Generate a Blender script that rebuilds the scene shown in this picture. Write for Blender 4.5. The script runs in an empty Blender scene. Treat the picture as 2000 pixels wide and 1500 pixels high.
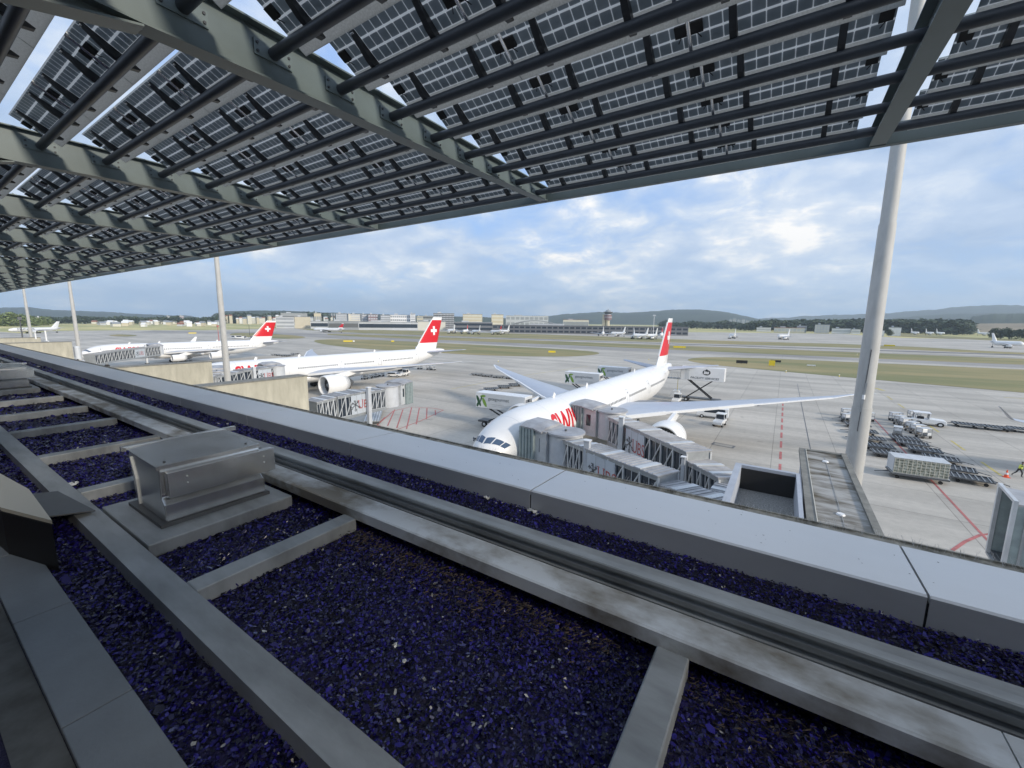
import bpy, bmesh, math, random
import numpy as np
from mathutils import Vector, Matrix
random.seed(7); rs = np.random.RandomState(5)
PI = math.pi
SC = bpy.context.scene

# ------------------------------------------------------------------ camera
H = 17.7                                  # eye height over the apron
FPX, CX, CY = 810.0, 1000.0, 750.0        # focal length and centre for a 2000 px wide frame
def _dir(p):
    v = np.array([p[0]-CX, -(p[1]-CY), -FPX]); return v/np.linalg.norm(v)
_Y = _dir((1535, 633)); _u = -_dir((-248, 614)); _Z = np.cross(_u, _Y); _Z /= np.linalg.norm(_Z)
_X = np.cross(_Y, _Z); _X /= np.linalg.norm(_X)
RM = np.array([_X, _Y, _Z])
cam_d = bpy.data.cameras.new('camera'); cam = bpy.data.objects.new('camera', cam_d)
SC.collection.objects.link(cam); SC.camera = cam
cam_d.sensor_width = 36; cam_d.lens = 36*FPX/2000; cam_d.clip_start = 0.05; cam_d.clip_end = 60000
M4 = Matrix.Identity(4)
for i in range(3):
    for j in range(3): M4[i][j] = float(RM[i][j])
M4.translation = Vector((0, 0, H)); cam.matrix_world = M4
SC.render.resolution_x = 1024; SC.render.resolution_y = 768
def ray(x, y): return RM @ np.array([(x-CX)/FPX, -(y-CY)/FPX, -1.0])
def G(x, y, z=0.0):
    """where the sight line of a photo point meets the level z: surveying help for laying the scene out"""
    r = ray(x, y); t = (z-H)/r[2]; return Vector((r[0]*t, r[1]*t, z))
def FAR(x, y, D):
    """point at horizontal distance D on the bearing of photo point x,y"""
    r = ray(x, y); t = D/math.hypot(r[0], r[1]); return Vector((r[0]*t, r[1]*t, H+r[2]*t))

# ------------------------------------------------------------------ world, sun, exposure
SUN_EL, SUN_AZ = math.radians(22), math.radians(-8)     # from +X, slightly from the building side
sun_dir = Vector((math.cos(SUN_EL)*math.cos(SUN_AZ), math.cos(SUN_EL)*math.sin(SUN_AZ), math.sin(SUN_EL)))
W = bpy.data.worlds.new('World'); SC.world = W; W.use_nodes = True
wt = W.node_tree; wt.nodes.clear()
def N(t, k, **kw):
    n = t.nodes.new(k)
    for a, b in kw.items(): setattr(n, a, b)
    return n
wo = N(wt, 'ShaderNodeOutputWorld'); bg = N(wt, 'ShaderNodeBackground'); bg.inputs[1].default_value = 0.11
sky = N(wt, 'ShaderNodeTexSky'); sky.sky_type = 'NISHITA'; sky.sun_disc = False
sky.sun_elevation = SUN_EL; sky.sun_rotation = PI/2 - SUN_AZ; sky.altitude = 400; sky.dust_density = 1.2; sky.ozone_density = 2.0
tc = N(wt, 'ShaderNodeTexCoord'); sep = N(wt, 'ShaderNodeSeparateXYZ'); wt.links.new(tc.outputs['Generated'], sep.inputs[0])
def wm(op, a, b=None, clamp=False):
    n = N(wt, 'ShaderNodeMath', operation=op, use_clamp=clamp)
    for i, v in enumerate((a, b)):
        if v is None: continue
        if isinstance(v, (int, float)): n.inputs[i].default_value = v
        else: wt.links.new(v, n.inputs[i])
    return n.outputs[0]
zc = wm('ADD', wm('MAXIMUM', sep.outputs[2], 0.0), 0.28)
comb = N(wt, 'ShaderNodeCombineXYZ')
wt.links.new(wm('DIVIDE', sep.outputs[0], zc), comb.inputs[0]); wt.links.new(wm('DIVIDE', sep.outputs[1], zc), comb.inputs[1])
def wnoise(scale, detail, rough, off=(0, 0, 0), dist=0.0):
    mp = N(wt, 'ShaderNodeMapping'); mp.inputs[1].default_value = off; wt.links.new(comb.outputs[0], mp.inputs[0])
    n = N(wt, 'ShaderNodeTexNoise'); n.inputs['Scale'].default_value = scale; n.inputs['Detail'].default_value = detail
    n.inputs['Roughness'].default_value = rough; n.inputs['Distortion'].default_value = dist
    wt.links.new(mp.outputs[0], n.inputs['Vector']); return n.outputs['Fac']
def wramp(f, stops):
    r = N(wt, 'ShaderNodeValToRGB'); wt.links.new(f, r.inputs[0]); e = r.color_ramp.elements
    while len(e) < len(stops): e.new(0.5)
    for k, (p, c) in enumerate(stops): e[k].position = p; e[k].color = (*c, 1)
    return r.outputs[0]
def wmix(f, a, b):
    m = N(wt, 'ShaderNodeMix', data_type='RGBA'); wt.links.new(f, m.inputs[0])
    for v, s in ((a, m.inputs[6]), (b, m.inputs[7])):
        if isinstance(v, tuple): s.default_value = (*v, 1)
        else: wt.links.new(v, s)
    return m.outputs[2]
big = wnoise(1.1, 6, 0.55, (3.1, 1.7, 0), 0.3); fine = wnoise(4.2, 10, 0.6, (7, 2, 0), 0.3); shade = wnoise(1.7, 6, 0.55, (1.4, 6.2, 0), 0.25)
def spot(px, py, k):
    d = ray(px, py); d = d/np.linalg.norm(d); vm = N(wt, 'ShaderNodeVectorMath', operation='DOT_PRODUCT'); wt.links.new(tc.outputs['Generated'], vm.inputs[0]); vm.inputs[1].default_value = tuple(d)
    return wm('POWER', wm('MAXIMUM', vm.outputs['Value'], 0.0), k)
bank = wm('ADD', wm('MULTIPLY', spot(1270, 480, 45), 0.075), wm('MULTIPLY', spot(1800, 380, 18), 0.012))
cover = wramp(wm('ADD', wm('MULTIPLY', big, 0.62), wm('MULTIPLY', fine, 0.38)), [(0.33, (0, 0, 0)), (0.49, (1, 1, 1))])
# blue-grey stratus with brighter, slightly warm heads
cl = wramp(wm('ADD', bank, wm('ADD', wm('MULTIPLY', shade, 0.55), wm('MULTIPLY', fine, 0.45))),
           [(0.38, (3.3, 4.3, 5.9)), (0.49, (4.3, 5.2, 6.6)), (0.57, (5.7, 6.3, 7.1)), (0.64, (8.8, 8.5, 8.0))])
blue = wmix(wm('MULTIPLY', sep.outputs[2], 1.1, True), (3.3, 5.1, 8.2), (1.7, 3.5, 8.2))
base = N(wt, 'ShaderNodeMix', data_type='RGBA'); base.inputs[0].default_value = 0.72
wt.links.new(sky.outputs[0], base.inputs[6]); wt.links.new(blue, base.inputs[7])
skyc = wmix(wm('MULTIPLY', cover, 0.92), base.outputs[2], cl)
low = wm('SUBTRACT', 1.0, wm('MULTIPLY', wm('MAXIMUM', sep.outputs[2], 0.0), 7.0, True), True)
skyc = wmix(wm('MULTIPLY', low, 0.5), skyc, (3.7, 5.6, 8.0))
wt.links.new(skyc, bg.inputs[0]); wt.links.new(bg.outputs[0], wo.inputs[0])
sl = bpy.data.lights.new('sun', 'SUN'); sl.energy = 2.9; sl.angle = math.radians(7); sl.color = (1.0, 0.90, 0.76)
so = bpy.data.objects.new('sun', sl); SC.collection.objects.link(so); so.rotation_euler = sun_dir.to_track_quat('Z', 'Y').to_euler()
SC.view_settings.view_transform = 'Standard'; SC.view_settings.look = 'None'; SC.view_settings.gamma = 1; SC.view_settings.exposure = 0.34
SC.cycles.max_bounces = 8; SC.cycles.transparent_max_bounces = 8

# ------------------------------------------------------------------ materials
def lnk(t, a, b): t.links.new(a, b)
def mat(name, col, rough=0.6, metal=0.0, var=0.0, vscale=1.0, stretch=(1, 1, 1), col2=None, bump=0.0, bscale=8.0, lo=0.35, hi=0.65, spec=None, coord='Object'):
    m = bpy.data.materials.new(name); m.use_nodes = True; t = m.node_tree; p = t.nodes['Principled BSDF']
    p.inputs['Base Color'].default_value = (*col, 1); p.inputs['Roughness'].default_value = rough; p.inputs['Metallic'].default_value = metal
    if spec is not None: p.inputs['Specular IOR Level'].default_value = spec
    if var or col2 or bump:
        tcn = N(t, 'ShaderNodeTexCoord'); mp = N(t, 'ShaderNodeMapping'); mp.inputs['Scale'].default_value = stretch
        lnk(t, tcn.outputs[coord], mp.inputs[0])
    if var or col2:
        n = N(t, 'ShaderNodeTexNoise'); n.inputs['Scale'].default_value = vscale; n.inputs['Detail'].default_value = 7; n.inputs['Roughness'].default_value = 0.6
        lnk(t, mp.outputs[0], n.inputs['Vector'])
        r = N(t, 'ShaderNodeValToRGB'); c2 = col2 or tuple(c*(1-var) for c in col)
        r.color_ramp.elements[0].position = lo; r.color_ramp.elements[1].position = hi
        r.color_ramp.elements[0].color = (*c2, 1); r.color_ramp.elements[1].color = (*[min(1, c*(1+var*0.4)) for c in col], 1)
        lnk(t, n.outputs['Fac'], r.inputs[0]); lnk(t, r.outputs[0], p.inputs['Base Color'])
        mr = N(t, 'ShaderNodeMapRange'); mr.inputs[3].default_value = rough*0.85; mr.inputs[4].default_value = min(1, rough*1.15)
        lnk(t, n.outputs['Fac'], mr.inputs[0]); lnk(t, mr.outputs[0], p.inputs['Roughness'])
    if bump:
        b = N(t, 'ShaderNodeBump'); b.inputs['Strength'].default_value = bump; b.inputs['Distance'].default_value = 0.02
        n2 = N(t, 'ShaderNodeTexNoise'); n2.inputs['Scale'].default_value = bscale; n2.inputs['Detail'].default_value = 5
        lnk(t, mp.outputs[0], n2.inputs['Vector']); lnk(t, n2.outputs['Fac'], b.inputs['Height']); lnk(t, b.outputs[0], p.inputs['Normal'])
    return m
M = {}
M['white'] = mat('white_paint', (0.80, 0.80, 0.79), 0.28, var=0.05, vscale=0.25)
def hull_mat():
    m = mat('white_airframe_paint', (0.80, 0.80, 0.79), 0.24, var=0.07, vscale=0.18, stretch=(1, .5, 1)); t = m.node_tree; p = t.nodes['Principled BSDF']
    old = p.inputs['Base Color'].links[0].from_socket; tcn = N(t, 'ShaderNodeTexCoord'); sp = N(t, 'ShaderNodeSeparateXYZ'); lnk(t, tcn.outputs['Object'], sp.inputs[0])
    def q(op, a, b):
        n = N(t, 'ShaderNodeMath', operation=op)
        for i, v in enumerate((a, b)):
            if isinstance(v, (int, float)): n.inputs[i].default_value = v
            else: lnk(t, v, n.inputs[i])
        return n.outputs[0]
    ln = q('LESS_THAN', q('FRACT', q('DIVIDE', sp.outputs[1], 5.3), 0), 0.010)
    x = N(t, 'ShaderNodeMix', data_type='RGBA', blend_type='MULTIPLY'); lnk(t, ln, x.inputs[0]); lnk(t, old, x.inputs[6]); x.inputs[7].default_value = (.72, .73, .75, 1); lnk(t, x.outputs[2], p.inputs['Base Color']); return m
M['hull'] = hull_mat()
M['wing'] = mat('wing_grey', (0.42, 0.46, 0.53), 0.35, var=0.08, vscale=0.3, stretch=(0.3, 1, 1))
M['wingdark'] = mat('wing_panel_grey', (0.20, 0.21, 0.23), 0.5)
M['red'] = mat('tail_red', (0.62, 0.012, 0.02), 0.3)
M['redpaint'] = mat('red_line_paint', (0.48, 0.16, 0.15), 0.8, var=0.3, vscale=1.5)
M['yelpaint'] = mat('yellow_line_paint', (0.55, 0.46, 0.16), 0.8, var=0.3, vscale=1.5)
M['whitepaint'] = mat('white_line_paint', (0.62, 0.62, 0.58), 0.8, var=0.3, vscale=1.0)
M['dark'] = mat('dark_metal', (0.035, 0.038, 0.042), 0.45, var=0.2, vscale=4)
M['black'] = mat('black_rubber', (0.015, 0.015, 0.016), 0.6)
M['glass'] = mat('dark_glass', (0.03, 0.04, 0.055), 0.08)
M['skyglass'] = mat('cockpit_glass', (0.06, 0.10, 0.17), 0.05)
M['grey'] = mat('grey_metal', (0.36, 0.38, 0.39), 0.45, metal=0.3, var=0.15, vscale=1.5)
M['lgrey'] = mat('light_grey_metal', (0.60, 0.62, 0.63), 0.45, metal=0.2, var=0.15, vscale=1.2)
M['dgrey'] = mat('dark_grey_metal', (0.12, 0.125, 0.13), 0.5, metal=0.2, var=0.2, vscale=2)
M['zinc'] = mat('weathered_zinc', (0.40, 0.425, 0.435), 0.45, metal=0.15, var=0.35, vscale=2.2, stretch=(0.6, 2, 1), bump=0.05, bscale=5)
M['zinc2'] = mat('stained_zinc', (0.76, 0.80, 0.82), 0.45, metal=0.1, vscale=2.3, col2=(0.25, 0.225, 0.18), lo=0.38, hi=0.60, stretch=(0.8, 1.3, 1), bump=0.05)
M['steel'] = mat('stainless_steel', (0.74, 0.75, 0.75), 0.20, metal=0.85, var=0.15, vscale=3, stretch=(1, 1, 0.4))
M['coping'] = mat('coping_sheet', (0.80, 0.81, 0.82), 0.42, metal=0.5, var=0.08, vscale=0.6, stretch=(0.4, 1, 1))
M['copingside'] = mat('coping_side_sheet', (0.52, 0.54, 0.56), 0.5, metal=0.1, var=0.2, vscale=1.0, stretch=(0.4, 1, 1))
M['lip'] = mat('mossy_concrete_lip', (0.48, 0.47, 0.42), 0.9, vscale=11, col2=(0.13, 0.13, 0.11), bump=0.5, bscale=30)
M['beam'] = mat('green_grey_beam_paint', (0.115, 0.148, 0.150), 0.42, var=0.15, vscale=1.2)
M['tube'] = mat('anthracite_tube_paint', (0.065, 0.073, 0.085), 0.45, var=0.15, vscale=3)
M['chrome'] = mat('polished_metal_rod', (0.95, 0.96, 0.98), 0.22, metal=0.9)
M['slab'] = mat('smooth_slab', (0.25, 0.275, 0.295), 0.7, var=0.12, vscale=2.5, bump=0.15, bscale=60)
M['slab2'] = mat('stained_slab', (0.17, 0.175, 0.168), 0.8, vscale=4, col2=(0.07, 0.07, 0.062), lo=0.3, hi=0.6)
M['wall'] = mat('board_marked_concrete', (0.55, 0.52, 0.42), 0.85, vscale=0.45, stretch=(1, 1.3, 0.35), col2=(0.36, 0.34, 0.27), bump=0.3, bscale=3)
M['wallcap'] = mat('wall_capping', (0.22, 0.215, 0.19), 0.8, var=0.3, vscale=2)
M['bluewall'] = mat('pale_render', (0.40, 0.43, 0.48), 0.7, var=0.12, vscale=0.7)
M['streak'] = mat('streaked_roof_felt', (0.36, 0.355, 0.335), 0.85, vscale=0.9, stretch=(0.6, 1.9, 1), col2=(0.085, 0.07, 0.045), lo=0.36, hi=0.60, bump=0.2)
M['gravelgrey'] = mat('grey_roof_gravel', (0.24, 0.24, 0.23), 0.95, var=0.5, vscale=14, bump=0.8, bscale=40)
M['mast'] = mat('mast_galvanised', (0.50, 0.495, 0.47), 0.6, metal=0.0, var=0.12, vscale=1.6, stretch=(1.5, 1.5, 0.5))
M['grass'] = mat('airfield_grass', (0.20, 0.20, 0.085), 0.95, vscale=0.03, col2=(0.34, 0.275, 0.13), lo=0.38, hi=0.60, stretch=(0.35, 1.4, 1))
M['hay'] = mat('dry_grass', (0.62, 0.54, 0.25), 0.95, vscale=0.012, col2=(0.30, 0.31, 0.12), lo=0.35, hi=0.6, stretch=(0.4, 1.3, 1))
M['farm'] = mat('mown_field', (0.30, 0.24, 0.15), 0.95, var=0.2, vscale=0.01)
M['leaf'] = mat('tree_foliage', (0.085, 0.115, 0.06), 0.8, vscale=0.25, col2=(0.04, 0.062, 0.035), lo=0.3, hi=0.65)
M['leaf2'] = mat('bright_foliage', (0.26, 0.31, 0.10), 0.8, vscale=0.25, col2=(0.12, 0.17, 0.06), lo=0.3, hi=0.65)
M['bark'] = mat('bark', (0.10, 0.08, 0.06), 0.9)
M['hill'] = mat('wooded_hill', (0.065, 0.085, 0.055), 0.95, vscale=0.006, col2=(0.035, 0.05, 0.036))
M['beige'] = mat('beige_render', (0.55, 0.50, 0.38), 0.8, var=0.06, vscale=0.1)
M['cream'] = mat('cream_render', (0.62, 0.60, 0.52), 0.8, var=0.06, vscale=0.1)
M['pale'] = mat('pale_cladding', (0.50, 0.52, 0.54), 0.6, var=0.08, vscale=0.1)
M['mid'] = mat('grey_cladding', (0.28, 0.30, 0.32), 0.6, var=0.1, vscale=0.1)
M['pier'] = mat('dark_pier_cladding', (0.15, 0.155, 0.165), 0.6)
M['plum'] = mat('plum_cladding', (0.22, 0.15, 0.16), 0.6)
M['roofred'] = mat('roof_tiles', (0.28, 0.12, 0.08), 0.8, var=0.2, vscale=0.5)
M['yellow'] = mat('sign_yellow', (0.75, 0.58, 0.03), 0.5)
M['hivis'] = mat('hi_vis_yellow', (0.65, 0.75, 0.12), 0.7)
M['orange'] = mat('cone_orange', (0.8, 0.10, 0.03), 0.5)
M['truckgreen'] = mat('pale_green_livery', (0.62, 0.72, 0.58), 0.4)
M['leafdeco'] = mat('leaf_green_livery', (0.20, 0.36, 0.06), 0.4)
M['leafdeco2'] = mat('dark_leaf_livery', (0.035, 0.10, 0.05), 0.4)
M['truck'] = mat('truck_box_grey_white', (0.62, 0.64, 0.65), 0.35, var=0.05, vscale=0.6)
M['letter'] = mat('dark_lettering', (0.10, 0.11, 0.12), 0.5)
M['ubsred'] = mat('dark_red_lettering', (0.40, 0.055, 0.05), 0.5)
M['skin'] = mat('skin', (0.45, 0.28, 0.2), 0.6)
M['net'] = mat('cargo_net_tarpaulin', (0.42, 0.44, 0.38), 0.6, vscale=3.5, col2=(0.14, 0.15, 0.11), lo=0.42, hi=0.6)
M['paper'] = mat('white_scrap', (0.75, 0.75, 0.72), 0.8)
M['tyre'] = M['black']
M['amber'] = mat('amber_panel', (0.65, 0.38, 0.05), 0.5)
M['bellows'] = mat('green_grey_bellows', (0.30, 0.36, 0.36), 0.7, var=0.2, vscale=2)
M['bridgeroof'] = mat('bridge_roof_sheet', (0.44, 0.445, 0.455), 0.5, metal=0.1, vscale=0.8, stretch=(1, 1, 1), col2=(0.29, 0.29, 0.30))
M['bridgelite'] = mat('bridge_pale_panel', (0.56, 0.58, 0.60), 0.5, var=0.1, vscale=1)
M['adpanel'] = mat('pale_blue_panel', (0.52, 0.56, 0.60), 0.4, var=0.06, vscale=1)

def apron_mat(name, base, slab=7.5):
    m = bpy.data.materials.new(name); m.use_nodes = True; t = m.node_tree; p = t.nodes['Principled BSDF']; p.inputs['Roughness'].default_value = 0.85
    tcn = N(t, 'ShaderNodeTexCoord')
    def noise(sc, st, det=6, rot=0):
        mp = N(t, 'ShaderNodeMapping'); mp.inputs['Scale'].default_value = st; mp.inputs['Rotation'].default_value = (0, 0, rot); lnk(t, tcn.outputs['Object'], mp.inputs[0])
        n = N(t, 'ShaderNodeTexNoise'); n.inputs['Scale'].default_value = sc; n.inputs['Detail'].default_value = det; n.inputs['Roughness'].default_value = 0.6
        lnk(t, mp.outputs[0], n.inputs['Vector']); return n.outputs['Fac']
    def mul(col, fac, c0, c1, lo, hi):
        r = N(t, 'ShaderNodeValToRGB'); r.color_ramp.elements[0].position = lo; r.color_ramp.elements[1].position = hi
        r.color_ramp.elements[0].color = (c0, c0, c0, 1); r.color_ramp.elements[1].color = (c1, c1, c1, 1); lnk(t, fac, r.inputs[0])
        x = N(t, 'ShaderNodeMix', data_type='RGBA', blend_type='MULTIPLY'); x.inputs[0].default_value = 1
        if isinstance(col, tuple): x.inputs[6].default_value = (*col, 1)
        else: lnk(t, col, x.inputs[6])
        lnk(t, r.outputs[0], x.inputs[7]); return x.outputs[2]
    c = mul(base, noise(0.02, (1, 1, 1)), 0.80, 1.08, 0.35, 0.65)
    c = mul(c, noise(0.05, (0.12, 3.0, 1), 8, 0.06), 0.83, 1.03, 0.38, 0.54)       # tyre wear across the stands
    c = mul(c, noise(0.10, (0.25, 1.6, 1), 8, -0.5), 0.91, 1.03, 0.36, 0.5)
    c = mul(c, noise(1.3, (1, 1, 1), 8), 0.90, 1.05, 0.3, 0.7)
    c = mul(c, noise(0.33, (1, 1, 1), 3), 0.74, 1.0, 0.27, 0.335)       # oil spots
    # slab joints and slab to slab differences
    br = N(t, 'ShaderNodeTexBrick'); br.offset = 0; br.inputs['Scale'].default_value = 1.0
    br.inputs['Brick Width'].default_value = slab; br.inputs['Row Height'].default_value = slab; br.inputs['Mortar Size'].default_value = 0.05
    br.inputs['Color1'].default_value = (0.92, 0.92, 0.92, 1); br.inputs['Color2'].default_value = (1.03, 1.03, 1.03, 1); br.inputs['Mortar'].default_value = (0.62, 0.62, 0.62, 1)
    lnk(t, tcn.outputs['Object'], br.inputs['Vector'])
    x = N(t, 'ShaderNodeMix', data_type='RGBA', blend_type='MULTIPLY'); x.inputs[0].default_value = 1; lnk(t, c, x.inputs[6]); lnk(t, br.outputs['Color'], x.inputs[7])
    lnk(t, x.outputs[2], p.inputs['Base Color']); return m
M['apron'] = apron_mat('apron_concrete', (0.52, 0.485, 0.425))
M['taxi'] = apron_mat('taxiway_asphalt', (0.37, 0.35, 0.325), 400)
M['runway'] = mat('runway_asphalt', (0.16, 0.16, 0.17), 0.9, var=0.1, vscale=0.02)
M['shoulder'] = mat('pale_shoulder', (0.36, 0.35, 0.32), 0.9, var=0.1, vscale=0.05)

def panel_mat():
    m = bpy.data.materials.new('photovoltaic_glass'); m.use_nodes = True; t = m.node_tree; p = t.nodes['Principled BSDF']; out = t.nodes['Material Output']
    uv = N(t, 'ShaderNodeUVMap'); s = N(t, 'ShaderNodeSeparateXYZ'); lnk(t, uv.outputs[0], s.inputs[0])
    def mm(op, a, b=None):
        n = N(t, 'ShaderNodeMath', operation=op)
        for i, v in enumerate((a, b)):
            if v is None: continue
            if isinstance(v, (int, float)): n.inputs[i].default_value = v
            else: lnk(t, v, n.inputs[i])
        return n.outputs[0]
    fx = mm('ABSOLUTE', mm('SUBTRACT', mm('FRACT', mm('DIVIDE', s.outputs[0], 0.1085)), 0.5))     # 0 centre .. 0.5 joint
    fy = mm('ABSOLUTE', mm('SUBTRACT', mm('FRACT', mm('DIVIDE', mm('SUBTRACT', s.outputs[1], 0.004), 0.1155)), 0.5))
    inx = mm('LESS_THAN', fx, 0.462); iny = mm('LESS_THAN', fy, 0.415)
    corner = mm('LESS_THAN', mm('ADD', fx, fy), 0.83)
    rows = mm('LESS_THAN', s.outputs[1], 0.35)
    cell = mm('MULTIPLY', mm('MULTIPLY', inx, iny), mm('MULTIPLY', corner, rows))
    vor = N(t, 'ShaderNodeTexNoise'); vor.inputs['Scale'].default_value = 9; lnk(t, uv.outputs[0], vor.inputs['Vector'])
    cr = N(t, 'ShaderNodeValToRGB'); cr.color_ramp.elements[0].color = (0.10, 0.112, 0.118, 1); cr.color_ramp.elements[1].color = (0.19, 0.205, 0.22, 1); lnk(t, vor.outputs['Fac'], cr.inputs[0])
    lnk(t, cr.outputs[0], p.inputs['Base Color']); p.inputs['Roughness'].default_value = 0.22
    tr = N(t, 'ShaderNodeBsdfTranslucent'); tr.inputs[0].default_value = (0.92, 0.92, 0.90, 1)
    df = N(t, 'ShaderNodeBsdfDiffuse'); df.inputs[0].default_value = (0.72, 0.72, 0.71, 1)
    pc = N(t, 'ShaderNodeMix', data_type='RGBA'); lnk(t, rows, pc.inputs[0]); pc.inputs[6].default_value = (0.58, 0.58, 0.56, 1); pc.inputs[7].default_value = (0.84, 0.84, 0.83, 1)
    pn = N(t, 'ShaderNodeTexNoise'); pn.inputs['Scale'].default_value = 60; lnk(t, uv.outputs[0], pn.inputs['Vector']); pm = N(t, 'ShaderNodeMix', data_type='RGBA', blend_type='OVERLAY'); pm.inputs[0].default_value = .35; lnk(t, pc.outputs[2], pm.inputs[6]); lnk(t, pn.outputs['Fac'], pm.inputs[7])
    lnk(t, pm.outputs[2], tr.inputs[0]); lnk(t, pm.outputs[2], df.inputs[0])
    mx = N(t, 'ShaderNodeMixShader'); mx.inputs[0].default_value = 0.25; lnk(t, tr.outputs[0], mx.inputs[1]); lnk(t, df.outputs[0], mx.inputs[2])
    ct = N(t, 'ShaderNodeBsdfTranslucent'); ct.inputs[0].default_value = (0.42, 0.47, 0.50, 1); cm = N(t, 'ShaderNodeMixShader'); cm.inputs[0].default_value = 0.38; lnk(t, p.outputs[0], cm.inputs[1]); lnk(t, ct.outputs[0], cm.inputs[2])
    m2 = N(t, 'ShaderNodeMixShader'); lnk(t, cell, m2.inputs[0]); lnk(t, mx.outputs[0], m2.inputs[1]); lnk(t, cm.outputs[0], m2.inputs[2])
    lnk(t, m2.outputs[0], out.inputs[0]); return m
M['pv'] = panel_mat()
def chip_mat():
    m = bpy.data.materials.new('dark_blue_glass_chippings'); m.use_nodes = True; t = m.node_tree; p = t.nodes['Principled BSDF']
    g = N(t, 'ShaderNodeNewGeometry'); r = N(t, 'ShaderNodeValToRGB'); r.color_ramp.interpolation = 'CONSTANT'; e = r.color_ramp.elements
    st = [(0, (0.008, 0.007, 0.026)), (0.28, (0.019, 0.014, 0.13)), (0.55, (0.012, 0.010, 0.065)), (0.68, (0.030, 0.023, 0.24)), (0.90, (0.030, 0.028, 0.11)), (0.975, (0.13, 0.13, 0.20)), (0.990, (0.48, 0.47, 0.45))]
    while len(e) < len(st): e.new(0.5)
    for k, (pp, c) in enumerate(st): e[k].position = pp; e[k].color = (*c, 1)
    lnk(t, g.outputs['Random Per Island'], r.inputs[0]); lnk(t, r.outputs[0], p.inputs['Base Color']); p.inputs['Roughness'].default_value = 0.16
    return m
M['chip'] = chip_mat()
M['bed'] = mat('chipping_bed', (0.020, 0.016, 0.09), 0.6, vscale=1.3, col2=(0.012, 0.010, 0.012), bump=1.0, bscale=45)

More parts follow.
